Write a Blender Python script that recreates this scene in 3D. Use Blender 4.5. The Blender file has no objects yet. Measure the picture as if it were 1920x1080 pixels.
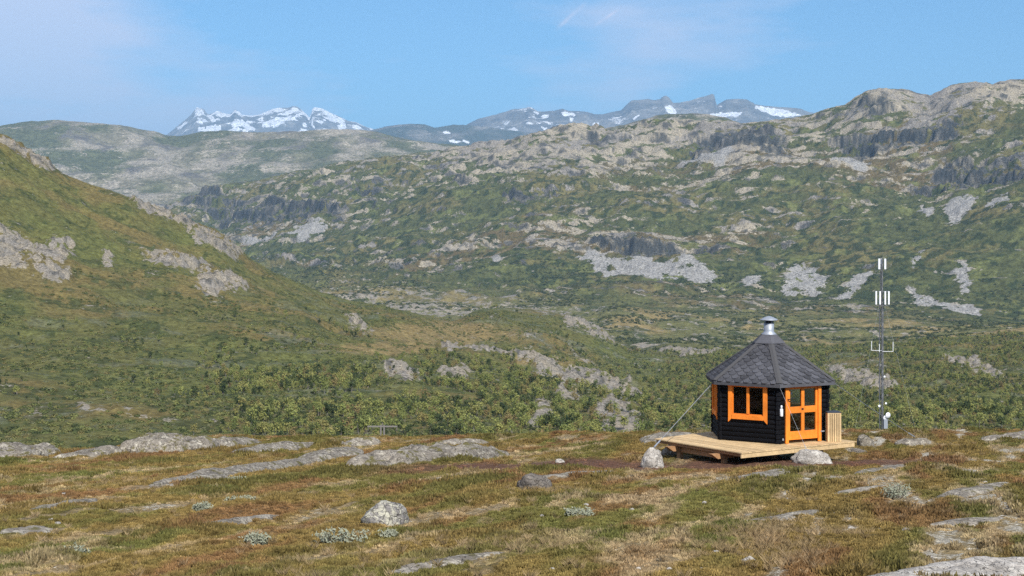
import bpy, bmesh, math, random
import numpy as np
from mathutils import Vector, Matrix

# ------------------------------------------------------------------ camera, sky, sun, exposure
S = bpy.context.scene
CLOUD_AT = (5.2, 3.3, 0.4)
COL = S.collection
F, HZ, CX = 2600.0, 470.0, 960.0          # focal length, horizon row and centre column on a 1920 px wide frame
cam_d = bpy.data.cameras.new('camera'); cam = bpy.data.objects.new('camera', cam_d); COL.objects.link(cam)
cam.location = (0, 0, 0); cam.rotation_euler = (math.pi / 2, 0, 0)
cam_d.sensor_width = 36; cam_d.lens = 36 * F / 1920; cam_d.shift_y = -(540 - HZ) / 1920
cam_d.clip_start = 0.1; cam_d.clip_end = 120000
S.camera = cam

SUN_EL, SUN_AZ = math.radians(41), math.radians(158)      # azimuth clockwise from +Y (the view direction)
w = bpy.data.worlds.new('World'); S.world = w; w.use_nodes = True
wn, wl = w.node_tree.nodes, w.node_tree.links; wn.clear()
def wnode(t, **k):
    n = wn.new(t)
    for a, b in k.items(): setattr(n, a, b)
    return n
sky = wnode('ShaderNodeTexSky', sky_type='NISHITA', sun_disc=False, sun_elevation=SUN_EL, sun_rotation=SUN_AZ)
sky.altitude = 1100; sky.air_density = 1.0; sky.dust_density = 0.0; sky.ozone_density = 1.6
tc = wnode('ShaderNodeTexCoord')
mp = wnode('ShaderNodeMapping'); mp.inputs['Scale'].default_value = (2.2, 2.2, 9.0); mp.inputs['Location'].default_value = CLOUD_AT
cn = wnode('ShaderNodeTexNoise'); cn.inputs['Scale'].default_value = 1.7; cn.inputs['Detail'].default_value = 6; cn.inputs['Roughness'].default_value = 0.55
cr = wnode('ShaderNodeValToRGB'); cr.color_ramp.elements[0].position = 0.53; cr.color_ramp.elements[1].position = 0.74
cm = wnode('ShaderNodeMath', operation='MULTIPLY'); cm.inputs[1].default_value = 0.62
# contrails: two thin fraying streaks of ice cloud high in the sky
def contrail(p0, p1, width):
    a = Vector(((p0[0] - CX) / F, 1, (HZ - p0[1]) / F)).normalized(); b = Vector(((p1[0] - CX) / F, 1, (HZ - p1[1]) / F)).normalized()
    n = a.cross(b).normalized(); m = ((a + b) / 2).normalized(); half = (a - b).length / 2; t = (b - a).normalized()
    d = wnode('ShaderNodeVectorMath', operation='DOT_PRODUCT'); wl.new(tc.outputs['Generated'], d.inputs[0]); d.inputs[1].default_value = n
    ab = wnode('ShaderNodeMath', operation='ABSOLUTE'); wl.new(d.outputs['Value'], ab.inputs[0])
    mr = wnode('ShaderNodeMapRange', interpolation_type='SMOOTHSTEP'); mr.inputs[1].default_value = width; mr.inputs[2].default_value = 0; wl.new(ab.outputs[0], mr.inputs[0])
    d2 = wnode('ShaderNodeVectorMath', operation='DOT_PRODUCT'); wl.new(tc.outputs['Generated'], d2.inputs[0]); d2.inputs[1].default_value = t
    sb = wnode('ShaderNodeMath', operation='SUBTRACT'); wl.new(d2.outputs['Value'], sb.inputs[0]); sb.inputs[1].default_value = m.dot(t)
    ab2 = wnode('ShaderNodeMath', operation='ABSOLUTE'); wl.new(sb.outputs[0], ab2.inputs[0])
    mr2 = wnode('ShaderNodeMapRange', interpolation_type='SMOOTHSTEP'); mr2.inputs[1].default_value = half; mr2.inputs[2].default_value = half * 0.3; wl.new(ab2.outputs[0], mr2.inputs[0])
    nz = wnode('ShaderNodeTexNoise'); nz.inputs['Scale'].default_value = 55; nz.inputs['Detail'].default_value = 4; wl.new(tc.outputs['Generated'], nz.inputs['Vector'])
    mu = wnode('ShaderNodeMath', operation='MULTIPLY'); wl.new(mr.outputs[0], mu.inputs[0]); wl.new(mr2.outputs[0], mu.inputs[1])
    mu2 = wnode('ShaderNodeMath', operation='MULTIPLY'); wl.new(mu.outputs[0], mu2.inputs[0]); nr = wnode('ShaderNodeMapRange'); nr.inputs[1].default_value = 0.35; nr.inputs[2].default_value = 0.75; nr.inputs[4].default_value = 0.55; wl.new(nz.outputs[0], nr.inputs[0]); wl.new(nr.outputs[0], mu2.inputs[1])
    return mu2.outputs[0]
c1 = contrail((1035, 62), (1108, -4), 0.0026); c2 = contrail((1105, 55), (1165, 14), 0.0018)
ad = wnode('ShaderNodeMath', operation='ADD'); wl.new(c1, ad.inputs[0]); wl.new(c2, ad.inputs[1])
ad2 = wnode('ShaderNodeMath', operation='ADD', use_clamp=True)
wl.new(tc.outputs['Generated'], mp.inputs['Vector']); wl.new(mp.outputs[0], cn.inputs['Vector']); wl.new(cr.outputs[0], cm.inputs[0])
# a thin cirrus bank lies over the left (western) side of the sky
sx = wnode('ShaderNodeSeparateXYZ'); wl.new(tc.outputs['Generated'], sx.inputs[0])
bk = wnode('ShaderNodeMapRange', interpolation_type='SMOOTHSTEP'); bk.inputs[1].default_value = 0.0; bk.inputs[2].default_value = -0.36; bk.inputs[3].default_value = 0.0; bk.inputs[4].default_value = 0.26; wl.new(sx.outputs[0], bk.inputs[0])
ba_ = wnode('ShaderNodeMath', operation='ADD'); wl.new(cn.outputs['Fac'], ba_.inputs[0]); wl.new(bk.outputs[0], ba_.inputs[1]); wl.new(ba_.outputs[0], cr.inputs[0])
wl.new(ad.outputs[0], ad2.inputs[0]); wl.new(cm.outputs[0], ad2.inputs[1])
mx = wnode('ShaderNodeMixRGB'); mx.inputs[2].default_value = (8.6, 7.9, 8.8, 1)
tint = wnode('ShaderNodeMixRGB', blend_type='MULTIPLY'); tint.inputs[0].default_value = 1; tint.inputs[2].default_value = (0.66, 1.0, 1.18, 1)
wl.new(sky.outputs[0], tint.inputs[1]); wl.new(ad2.outputs[0], mx.inputs[0]); wl.new(tint.outputs[0], mx.inputs[1])
bg = wnode('ShaderNodeBackground'); bg.inputs['Strength'].default_value = 0.086
wo = wnode('ShaderNodeOutputWorld'); wl.new(mx.outputs[0], bg.inputs['Color']); wl.new(bg.outputs[0], wo.inputs['Surface'])

sun_d = bpy.data.lights.new('sun', 'SUN'); sun = bpy.data.objects.new('sun', sun_d); COL.objects.link(sun)
sun_d.energy = 4.9; sun_d.angle = math.radians(0.53); sun_d.color = (1.0, 0.955, 0.88)
to_sun = Vector((math.sin(SUN_AZ) * math.cos(SUN_EL), math.cos(SUN_AZ) * math.cos(SUN_EL), math.sin(SUN_EL)))
sun.rotation_euler = (-to_sun).to_track_quat('-Z', 'Y').to_euler()
sun.location = to_sun * 80
vs = S.view_settings; vs.view_transform = 'Standard'; vs.look = 'None'; vs.exposure = 0.55; vs.gamma = 1; vs.use_curve_mapping = False
S.render.engine = 'CYCLES'
S.cycles.use_denoising = False
S.cycles.max_bounces = 6; S.cycles.diffuse_bounces = 2; S.cycles.glossy_bounces = 2; S.cycles.transmission_bounces = 4
S.cycles.volume_bounces = 0; S.cycles.transparent_max_bounces = 8; S.cycles.caustics_reflective = False; S.cycles.caustics_refractive = False
S.render.film_transparent = False

# ------------------------------------------------------------------ numeric helpers
f32 = np.float32
_ang = np.random.RandomState(5).rand(256) * 2 * np.pi
_gx, _gy = np.cos(_ang).astype(f32), np.sin(_ang).astype(f32)
def _hash(ix, iy, seed):
    h = (ix.astype(np.uint32) * np.uint32(374761393)) ^ (iy.astype(np.uint32) * np.uint32(668265263)) ^ np.uint32((seed * 974634777 + 12345) & 0xffffffff)
    h ^= h >> np.uint32(13); h *= np.uint32(1274126177); h ^= h >> np.uint32(16)
    return h
def pn(x, y, seed=0):
    x = np.asarray(x, np.float64); y = np.asarray(y, np.float64)
    fx, fy = np.floor(x), np.floor(y); ix, iy = fx.astype(np.int64), fy.astype(np.int64)
    x = (x - fx).astype(f32); y = (y - fy).astype(f32)
    u = x * x * x * (x * (x * 6 - 15) + 10); v = y * y * y * (y * (y * 6 - 15) + 10)
    def g(dx, dy):
        k = (_hash(ix + dx, iy + dy, seed) & np.uint32(255)).astype(np.int32)
        return _gx[k] * (x - dx) + _gy[k] * (y - dy)
    a, b, c, d = g(0, 0), g(1, 0), g(0, 1), g(1, 1)
    return ((a + u * (b - a)) * (1 - v) + (c + u * (d - c)) * v) * 1.5
def fbm(x, y, octv=4, seed=0, gain=0.5, lac=2.03):
    t, a, s = 0, 1.0, 0.0
    for i in range(octv):
        t = t + a * pn(x * lac ** i + 17.3 * i, y * lac ** i - 9.1 * i, seed + i); s += a; a *= gain
    return t / s * 1.3
def ridged(x, y, octv=4, seed=0):
    t, a, s = 0, 1.0, 0.0
    for i in range(octv):
        t = t + a * (1 - np.abs(pn(x * 2.05 ** i + 7.7 * i, y * 2.05 ** i + 3.1 * i, seed + i)) * 2); s += a; a *= 0.5
    return t / s
def ss(a, b, x):
    t = np.clip((x - a) / (b - a), 0, 1); return t * t * (3 - 2 * t)
def lerp(a, b, t): return a + (b - a) * t
def curve(pts):
    p = np.array(pts, float); return lambda x: np.interp(x, p[:, 0], p[:, 1])
def in_poly(px, py, poly):
    r = np.zeros(px.shape, bool); n = len(poly)
    for i in range(n):
        x0, y0 = poly[i]; x1, y1 = poly[(i + 1) % n]
        c = (y0 > py) != (y1 > py)
        r ^= c & (px < (x1 - x0) * (py - y0) / ((y1 - y0) + 1e-9) + x0)
    return r
def mixc(c, col, m):
    m = np.clip(m, 0, 1)[..., None]; return c * (1 - m) + np.array(col, f32) * m

# ------------------------------------------------------------------ object helpers
def tag(o, label=None, cat=None, group=None, kind=None):
    if label: o['label'] = label
    if cat: o['category'] = cat
    if group: o['group'] = group
    if kind: o['kind'] = kind
    return o
def link(name, me, parent=None, mat=None):
    o = bpy.data.objects.new(name, me); COL.objects.link(o)
    if parent is not None: o.parent = parent
    if mat is not None and me is not None: me.materials.clear(); me.materials.append(mat)
    return o
def empty(name, loc, rz=0.0):
    o = bpy.data.objects.new(name, None); COL.objects.link(o); o.location = loc; o.rotation_euler = (0, 0, rz); o.empty_display_size = 0.2
    return o
def mesh_py(name, vs, fs, parent=None, mat=None, smooth=False):
    me = bpy.data.meshes.new(name); me.from_pydata([tuple(v) for v in vs], [], fs); me.update()
    if smooth: me.polygons.foreach_set('use_smooth', [True] * len(me.polygons))
    return link(name, me, parent, mat)
def grid_mesh(name, P, mat, colr=None, rcol=None, rk=None, smooth=True, flip=False):
    R, C, _ = P.shape; n = R * C
    me = bpy.data.meshes.new(name); me.vertices.add(n); me.vertices.foreach_set('co', P.reshape(-1).astype(f32))
    i = np.arange(n, dtype=np.int32).reshape(R, C)
    q = np.stack([i[:-1, :-1], i[:-1, 1:], i[1:, 1:], i[1:, :-1]], -1)
    if flip: q = q[..., ::-1]
    q = q.reshape(-1); nf = q.size // 4
    me.loops.add(q.size); me.loops.foreach_set('vertex_index', q)
    me.polygons.add(nf); me.polygons.foreach_set('loop_start', np.arange(0, q.size, 4, dtype=np.int32))
    try: me.polygons.foreach_set('loop_total', np.full(nf, 4, np.int32))
    except Exception: pass
    me.polygons.foreach_set('use_smooth', np.full(nf, smooth)); me.update()
    if colr is not None:
        if rcol is None: rcol = colr
        if rk is None: rk = np.full(P.shape[:2], -2.0)
        for an, cc in (('col', colr), ('rcol', rcol)):
            a = me.attributes.new(an, 'FLOAT_COLOR', 'POINT'); c4 = np.ones((n, 4), f32); c4[:, :3] = cc.reshape(-1, 3); a.data.foreach_set('color', c4.reshape(-1))
        a = me.attributes.new('rk', 'FLOAT', 'POINT'); a.data.foreach_set('value', rk.astype(f32).reshape(-1))
    o = link(name, me, None, mat); o['kind'] = 'structure'
    return o
class MB:
    """collects solids into one mesh"""
    def __init__(s): s.v = []; s.f = []
    def add(s, vs, fs):
        b = len(s.v); s.v += [Vector(v) for v in vs]; s.f += [tuple(b + i for i in f) for f in fs]; return s
    def box(s, x0, x1, y0, y1, z0, z1, M=None, bev=0.0):
        if bev > 0 and min(x1 - x0, y1 - y0, z1 - z0) > 2.2 * bev:
            bm = bmesh.new(); bmesh.ops.create_cube(bm, size=1)
            for v in bm.verts: v.co = Vector((lerp(x0, x1, v.co.x + .5), lerp(y0, y1, v.co.y + .5), lerp(z0, z1, v.co.z + .5)))
            bmesh.ops.bevel(bm, geom=bm.edges[:], offset=bev, segments=1, affect='EDGES')
            bm.verts.index_update(); vs = [v.co.copy() for v in bm.verts]; fs = [tuple(v.index for v in f.verts) for f in bm.faces]; bm.free()
        else:
            vs = [Vector(p) for p in ((x0, y0, z0), (x1, y0, z0), (x1, y1, z0), (x0, y1, z0), (x0, y0, z1), (x1, y0, z1), (x1, y1, z1), (x0, y1, z1))]
            fs = [(0, 3, 2, 1), (4, 5, 6, 7), (0, 1, 5, 4), (1, 2, 6, 5), (2, 3, 7, 6), (3, 0, 4, 7)]
        if M is not None: vs = [M @ v for v in vs]
        return s.add(vs, fs)
    def tube(s, p0, p1, r0, r1=None, n=8, cap=True):
        p0, p1 = Vector(p0), Vector(p1); r1 = r0 if r1 is None else r1
        d = (p1 - p0).normalized(); a = d.orthogonal().normalized(); b = d.cross(a)
        vs = []
        for p, r in ((p0, r0), (p1, r1)):
            for k in range(n):
                t = 2 * math.pi * k / n; vs.append(p + a * (r * math.cos(t)) + b * (r * math.sin(t)))
        fs = [(k, (k + 1) % n, n + (k + 1) % n, n + k) for k in range(n)]
        if cap: fs += [tuple(range(n - 1, -1, -1)), tuple(range(n, 2 * n))]
        return s.add(vs, fs)
    def lathe(s, prof, n=20, c=(0, 0, 0), caps=True):
        vs = []; c = Vector(c)
        for r, z in prof:
            for k in range(n):
                t = 2 * math.pi * k / n; vs.append(c + Vector((r * math.cos(t), r * math.sin(t), z)))
        fs = []
        for j in range(len(prof) - 1):
            for k in range(n): fs.append((j * n + k, j * n + (k + 1) % n, (j + 1) * n + (k + 1) % n, (j + 1) * n + k))
        if caps:
            fs.append(tuple(range(n - 1, -1, -1))); m = (len(prof) - 1) * n; fs.append(tuple(range(m, m + n)))
        return s.add(vs, fs)
    def prism(s, poly, z0, z1, M=None):
        n = len(poly); vs = [Vector((p[0], p[1], z0)) for p in poly] + [Vector((p[0], p[1], z1)) for p in poly]
        if M is not None: vs = [M @ v for v in vs]
        return s.add(vs, [tuple(range(n - 1, -1, -1)), tuple(range(n, 2 * n))] + [(k, (k + 1) % n, n + (k + 1) % n, n + k) for k in range(n)])
    def build(s, name, mat, parent=None, smooth=False):
        return mesh_py(name, s.v, s.f, parent, mat, smooth)
def frame(o, ex, ey, ez):
    M = Matrix.Identity(4)
    for i, a in enumerate((ex, ey, ez)):
        for j in range(3): M[j][i] = a[j]
    for j in range(3): M[j][3] = o[j]
    return M

# ------------------------------------------------------------------ materials
MATS = {}
class NT:
    def __init__(s, name):
        m = bpy.data.materials.new(name); m.use_nodes = True; s.m = m; s.n = m.node_tree.nodes; s.l = m.node_tree.links; s.n.clear()
        s.out = s.n.new('ShaderNodeOutputMaterial'); s.b = s.n.new('ShaderNodeBsdfPrincipled'); s.l.new(s.b.outputs[0], s.out.inputs['Surface']); MATS[name] = m
    def node(s, t, **k):
        n = s.n.new(t)
        for a, b in k.items(): setattr(n, a, b)
        return n
    def pos(s, kind='world', scale=(1, 1, 1)):
        if kind == 'world': o = s.node('ShaderNodeNewGeometry').outputs['Position']
        else: o = s.node('ShaderNodeTexCoord').outputs['Object']
        if scale != (1, 1, 1):
            m = s.node('ShaderNodeMapping'); m.inputs['Scale'].default_value = scale; s.l.new(o, m.inputs[0]); o = m.outputs[0]
        return o
    def noise(s, vec, scale, detail=4, rough=0.55, dist=0):
        n = s.node('ShaderNodeTexNoise'); n.inputs['Scale'].default_value = scale; n.inputs['Detail'].default_value = detail; n.inputs['Roughness'].default_value = rough; n.inputs['Distortion'].default_value = dist
        s.l.new(vec, n.inputs['Vector']); return n.outputs['Fac']
    def ramp(s, fac, stops, interp='LINEAR'):
        r = s.node('ShaderNodeValToRGB'); e = r.color_ramp.elements; r.color_ramp.interpolation = interp
        while len(e) < len(stops): e.new(0.5)
        for i, (p, c) in enumerate(stops):
            e[i].position = p; e[i].color = (c if isinstance(c, tuple) else (c, c, c)) + ((1,) if not isinstance(c, tuple) or len(c) == 3 else ())
        s.l.new(fac, r.inputs[0]); return r.outputs[0]
    def mix(s, a, b, fac, mode='MIX'):
        m = s.node('ShaderNodeMixRGB', blend_type=mode)
        for k, x in ((0, fac), (1, a), (2, b)):
            if isinstance(x, (int, float)): m.inputs[k].default_value = x if k == 0 else (x, x, x, 1)
            elif isinstance(x, tuple): m.inputs[k].default_value = x + (1,)
            else: s.l.new(x, m.inputs[k])
        return m.outputs[0]
    def bump(s, h, strength, dist):
        b = s.node('ShaderNodeBump'); b.inputs['Strength'].default_value = strength; b.inputs['Distance'].default_value = dist; s.l.new(h, b.inputs['Height']); s.l.new(b.outputs[0], s.b.inputs['Normal'])
    def done(s, color, rough=0.9, spec=0.2, metal=0.0):
        for k, x in (('Base Color', color), ('Roughness', rough), ('Metallic', metal)):
            if isinstance(x, tuple): s.b.inputs[k].default_value = x + (1,)
            elif isinstance(x, (int, float)): s.b.inputs[k].default_value = x
            else: s.l.new(x, s.b.inputs[k])
        s.b.inputs['Specular IOR Level'].default_value = spec
        return s.m

def terrain_mat(name, size, contrast=(0.72, 1.3), bump=0.6, sharp=0.10, amp=(1.0, 0.8)):
    """plant colour and rock colour per vertex; fine noise of about `size` metres decides where rock breaks through"""
    t = NT(name); a = t.node('ShaderNodeAttribute', attribute_name='col'); rc = t.node('ShaderNodeAttribute', attribute_name='rcol'); rk = t.node('ShaderNodeAttribute', attribute_name='rk')
    m = t.node('ShaderNodeMapping'); m.inputs['Rotation'].default_value = (0, 0, math.radians(-25)); m.inputs['Scale'].default_value = (1, 1.7, 1.7); t.l.new(t.pos(), m.inputs[0]); p = m.outputs[0]
    n1 = t.noise(p, 0.55 / size, 5, 0.68); n2 = t.noise(p, 2.6 / size, 4, 0.72); n3 = t.noise(t.pos(), 1.1 / size, 4, 0.7)
    def math2(op, x, y):
        q = t.node('ShaderNodeMath', operation=op)
        for i, z in enumerate((x, y)):
            if isinstance(z, (int, float)): q.inputs[i].default_value = z
            else: t.l.new(z, q.inputs[i])
        return q.outputs[0]
    v = math2('ADD', rk.outputs['Fac'], math2('ADD', math2('MULTIPLY', math2('SUBTRACT', n1, 0.5), amp[0]), math2('MULTIPLY', math2('SUBTRACT', n2, 0.5), amp[1])))
    mr = t.node('ShaderNodeMapRange', interpolation_type='SMOOTHSTEP'); mr.inputs[1].default_value = 0.0; mr.inputs[2].default_value = sharp; t.l.new(v, mr.inputs[0])
    veg = t.mix(a.outputs['Color'], t.ramp(n3, [(0.32, contrast[0] * 0.8), (0.68, contrast[1] * 1.15)]), 1.0, 'MULTIPLY')
    rock = t.mix(rc.outputs['Color'], t.ramp(n2, [(0.34, 0.5), (0.5, 0.95), (0.66, 1.3)]), 1.0, 'MULTIPLY')
    c = t.mix(veg, rock, mr.outputs[0])
    c = t.mix(c, t.ramp(n2, [(0.3, contrast[0]), (0.7, contrast[1])]), 1.0, 'MULTIPLY')
    t.bump(t.mix(n1, n2, 0.5), bump, size * 0.8)
    return t.done(c, 0.95, 0.08)
m_hill = terrain_mat('hill_vegetation_rock', 3.2); m_mount = terrain_mat('mountain_vegetation_rock', 11.0, amp=(0.75, 0.55))
m_back = terrain_mat('back_hill_rock', 34.0); m_peak = terrain_mat('peak_rock_snow', 125.0, (0.85, 1.15), sharp=0.16, amp=(0.7, 0.5))
m_ground = terrain_mat('heath_ground', 0.16, (0.62, 1.38), 0.9, sharp=0.18)

def rock_mat(name, base, lichen, amount, dark=0.35, scale=1.0, moss=0.0):
    t = NT(name); p = t.pos('world')
    n0 = t.noise(p, 0.55 * scale, 5, 0.6); n1 = t.noise(p, 1.9 * scale, 6, 0.65); n2 = t.noise(p, 7 * scale, 5, 0.7); n3 = t.noise(p, 26 * scale, 4, 0.7)
    c = t.mix(tuple(x * 0.55 for x in base), tuple(min(1, x * 1.3) for x in base), t.ramp(t.mix(n0, n1, 0.5), [(0.35, 0.0), (0.65, 1.0)]))
    c = t.mix(c, lichen, t.ramp(t.mix(n1, n2, 0.6), [(0.60 - amount * 0.2, 0.0), (0.66 - amount * 0.17, 0.9)]))
    st = t.noise(t.pos('world', (2, 2, 12)), 1.1 * scale, 5, 0.7, 0.7)
    c = t.mix(c, tuple(x * dark for x in base), t.ramp(st, [(0.54, 0.0), (0.64, 0.8)]))
    vo = t.node('ShaderNodeTexVoronoi', feature='DISTANCE_TO_EDGE'); vo.inputs['Scale'].default_value = 0.9 * scale
    wv = t.node('ShaderNodeMixRGB'); wv.inputs[0].default_value = 0.35; t.l.new(p, wv.inputs[1]); wn_ = t.node('ShaderNodeTexNoise'); wn_.inputs['Scale'].default_value = 1.5 * scale; t.l.new(p, wn_.inputs['Vector']); sc_ = t.node('ShaderNodeVectorMath', operation='SCALE'); sc_.inputs['Scale'].default_value = 3.0; t.l.new(wn_.outputs['Color'], sc_.inputs[0]); ad_ = t.node('ShaderNodeVectorMath', operation='ADD'); t.l.new(p, ad_.inputs[0]); t.l.new(sc_.outputs[0], ad_.inputs[1]); t.l.new(ad_.outputs[0], vo.inputs['Vector'])
    crk = t.ramp(vo.outputs['Distance'], [(0.0, 0.0), (0.035, 1.0)]); c = t.mix(c, t.ramp(vo.outputs['Distance'], [(0.0, 0.25), (0.03, 1.0)]), 0.8, 'MULTIPLY')
    if moss > 0:
        c = t.mix(c, (0.12, 0.105, 0.035), t.ramp(t.noise(p, 1.3 * scale, 5, 0.7), [(0.70 - moss * 0.3, 0.0), (0.76 - moss * 0.3, 0.9)]))
    c = t.mix(c, t.ramp(n3, [(0.3, 0.72), (0.7, 1.22)]), 1.0, 'MULTIPLY')
    t.bump(t.mix(t.mix(t.mix(n2, n3, 0.4), st, 0.35), crk, 0.3), 0.9, 0.05)
    return t.done(c, 0.95, 0.15)
m_rock = rock_mat('grey_lichen_rock', (0.245, 0.215, 0.175), (0.46, 0.42, 0.34), 0.45, 0.32, 1.6, 0.5)
m_white = rock_mat('pale_bare_rock', (0.42, 0.385, 0.34), (0.58, 0.545, 0.48), 0.4, 0.5, 2.2)
m_ylich = rock_mat('yellow_lichen_rock', (0.23, 0.215, 0.20), (0.48, 0.46, 0.36), 0.6, 0.3, 2.0)
m_drock = rock_mat('dark_weathered_rock', (0.17, 0.15, 0.13), (0.30, 0.27, 0.22), 0.2, 0.5, 2.0)

# ------------------------------------------------------------------ terrain
def px_of(x, d): return CX + F * x / d
def py_of(z, d): return HZ - F * z / d
prof = curve([(0, -1.65), (4, -2.08), (8, -2.52), (13, -3.05), (20, -3.83), (30, -4.96), (37, -5.73), (43, -6.28), (50, -6.92), (58, -7.56), (70, -8.6), (140, -15.6)])
crest_d = curve([(-600, 40), (0, 42), (200, 44), (420, 53), (700, 51), (1000, 54), (1250, 56), (1650, 59), (1920, 57), (2500, 57)])
def gz(x, y):
    x = np.asarray(x, float); y = np.asarray(y, float); d = np.maximum(y, 0.5)
    dc = crest_d(px_of(x, d)); e = np.maximum(0, y - dc)
    z = prof(y) - np.where(e < 29, 0.012 * e * e, 0.012 * 841 + 0.7 * (e - 29))
    k = np.clip(y / 20, 0.3, 1)
    z = z + 0.16 * k * fbm(x / 7.5, y / 11, 3, 3) + 0.05 * fbm(x / 1.7, y / 2.3, 3, 9)
    # levelled strip under the deck
    return z
def gz1(x, y): return float(gz(np.array([x]), np.array([y]))[0])
def ground_pt(px, py):
    """world point of the heath seen along the photo ray (px, py)"""
    d = np.linspace(6, 64, 3000); x = (px - CX) / F * d; r = (HZ - py) / F * d; g = gz(x, d)
    i = np.argmax(r <= g) if np.any(r <= g) else int(np.argmax(g / d))
    return Vector((x[i], d[i], g[i]))

# palette of the heath, shared by the soil and the plants that grow on it
OCH, RED, OLI, STR, LIC, SOI, GRN = (0.185, 0.132, 0.046), (0.185, 0.098, 0.048), (0.112, 0.105, 0.032), (0.35, 0.265, 0.155), (0.43, 0.395, 0.32), (0.165, 0.085, 0.060), (0.105, 0.118, 0.034)
def heath(x, y):
    # long streaks run away from the camera and to the right
    a = math.radians(74); u = x * math.cos(a) + y * math.sin(a); v = -x * math.sin(a) + y * math.cos(a)
    n1 = fbm(u / 13, v / 2.0, 4, 21); n2 = fbm(u / 9, v / 1.4, 4, 31); n3 = fbm(x / 1.1, y / 1.1, 3, 41); n4 = fbm(u / 14, v / 3.2, 3, 51); n5 = fbm(u / 5.5, v / 0.85, 4, 61)
    px = px_of(x, np.maximum(y, 1))
    right = ss(900, 1700, px)
    c = np.broadcast_to(np.array(OCH, f32), x.shape + (3,)).copy()
    c = mixc(c, OLI, ss(-0.05, 0.35, n1 + 0.15 * n3 + 0.05) * 0.85)
    c = mixc(c, GRN, ss(0.18, 0.4, n4 + 0.2 * n3) * 0.6)
    c = mixc(c, RED, ss(0.15, 0.42, n2 - 0.3 * n1 + 0.05) * 0.7)
    lich = ss(0.2, 0.42, n5 + 0.25 * n3 - 0.02 + 0.07 * right)
    c = mixc(c, STR, ss(0.13, 0.38, n5 + 0.3 * n4 + 0.2 * n3 + 0.10 * right) * 0.75)
    # trodden reddish soil in front of the deck and along the path to it
    pa = np.abs((y - 38.2) + (x - 7.0) * -0.15 + np.minimum(x - 1, 0) * -0.9 + 0.9 * n3 + 1.2 * n4)
    soil = (1 - ss(0.7, 2.4, pa)) * ss(-4.5, -1.0, x) * (1 - ss(10.5, 13.0, x))
    c = mixc(c, SOI, soil * 0.85)
    hgt = 0.55 + 0.5 * n1 - 0.9 * lich - 0.8 * soil
    rk = -0.40 + 0.62 * n5 + 0.14 * n3 + 0.20 * right - 0.2 * soil
    return c, hgt, lich, soil, rk
# foreground sheet
rows = np.concatenate([np.linspace(1.2, 10, 30)[:-1], np.geomspace(10, 62, 470)[:-1], np.geomspace(62, 135, 40)])
pxs = np.linspace(-420, 2340, 640)
D = np.repeat(rows[:, None], len(pxs), 1); X = (pxs[None] - CX) / F * D
Z = gz(X, D); gcol, ghgt, glich, gsoil, grk = heath(X, D)
hum = fbm(X / 0.42, D / 0.5, 3, 77); Z = Z + 0.07 * hum * (1 - 0.7 * gsoil); gcol = gcol * 0.8  # soil darkened: shade between the heather clumps is put into its colour
ground = grid_mesh('ground', np.stack([X, D, Z], -1), m_ground, gcol, np.broadcast_to(np.array(LIC, f32), gcol.shape), grk)
# the slope the photographer stands on, going on behind and beside
yy = np.linspace(-60, 1.25, 40); xx = np.linspace(-60, 60, 60)
YY = np.repeat(yy[:, None], 60, 1); XX = np.repeat(xx[None], 40, 0)
ZZ = -1.65 - 0.105 * YY - 0.06 + 0.15 * fbm(XX / 7, YY / 9, 3, 3)
grid_mesh('ground_slope', np.stack([XX, YY, ZZ], -1), m_ground, heath(XX, YY)[0])

# --- one continuous landscape from below the knoll to the big mountain's crest
B_SKY = [(-400, 90), (-200, 180), (0, 251), (25, 262), (60, 285), (90, 308), (130, 335), (190, 355), (250, 374), (300, 396), (330, 408), (370, 420), (400, 430), (425, 445), (440, 460), (455, 472), (480, 490), (520, 512), (560, 530), (600, 547), (640, 560), (680, 568), (720, 575), (760, 583), (800, 592), (850, 604), (880, 588), (900, 580), (950, 577), (1000, 580), (1050, 588), (1080, 597), (1100, 606), (1120, 617), (1140, 632), (1160, 647), (1180, 656), (1250, 665), (1400, 668), (1600, 655), (1800, 640), (1920, 630), (2400, 600)]
C_SKY = [(-400, 430), (0, 420), (200, 405), (340, 383), (380, 366), (420, 353), (460, 342), (500, 336), (560, 322), (600, 316), (640, 306), (680, 300), (720, 292), (760, 286), (800, 280), (850, 272), (920, 267), (960, 264), (990, 258), (1020, 254), (1050, 250), (1080, 246), (1100, 244), (1130, 248), (1160, 246), (1230, 240), (1300, 237), (1390, 240), (1430, 233), (1480, 224), (1530, 213), (1560, 204), (1585, 199), (1600, 188), (1620, 177), (1650, 168), (1690, 169), (1720, 178), (1745, 184), (1770, 171), (1800, 160), (1828, 153), (1860, 160), (1875, 155), (1895, 148), (1920, 150), (2000, 138), (2400, 120)]
def zc(D_, y_):
    dC, yC = curve(D_) if isinstance(D_, list) else (lambda p, v=D_: np.full_like(p, v)), curve(y_)
    return lambda p: (dC(p), (HZ - yC(p)) / F * dC(p))
D5 = [(-400, 1000), (0, 1050), (400, 1150), (480, 1200), (800, 1200), (900, 1300), (1000, 1350), (1150, 1300), (1250, 1250), (2400, 1250)]
DC = [(-400, 5300), (340, 5200), (500, 5100), (700, 4950), (850, 4850), (1000, 4700), (1150, 4600), (1300, 4400), (1450, 4200), (1600, 4100), (1750, 4000), (1920, 3900), (2400, 3800)]
b5 = zc(D5, B_SKY); cC = zc(DC, C_SKY)
def behind_b(p):
    d, z = b5(p); k = ss(1150, 1260, p); return d + 150, lerp(z - 32 - 0.25 * np.maximum(z + 60, 0), z - 6, k)
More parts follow.
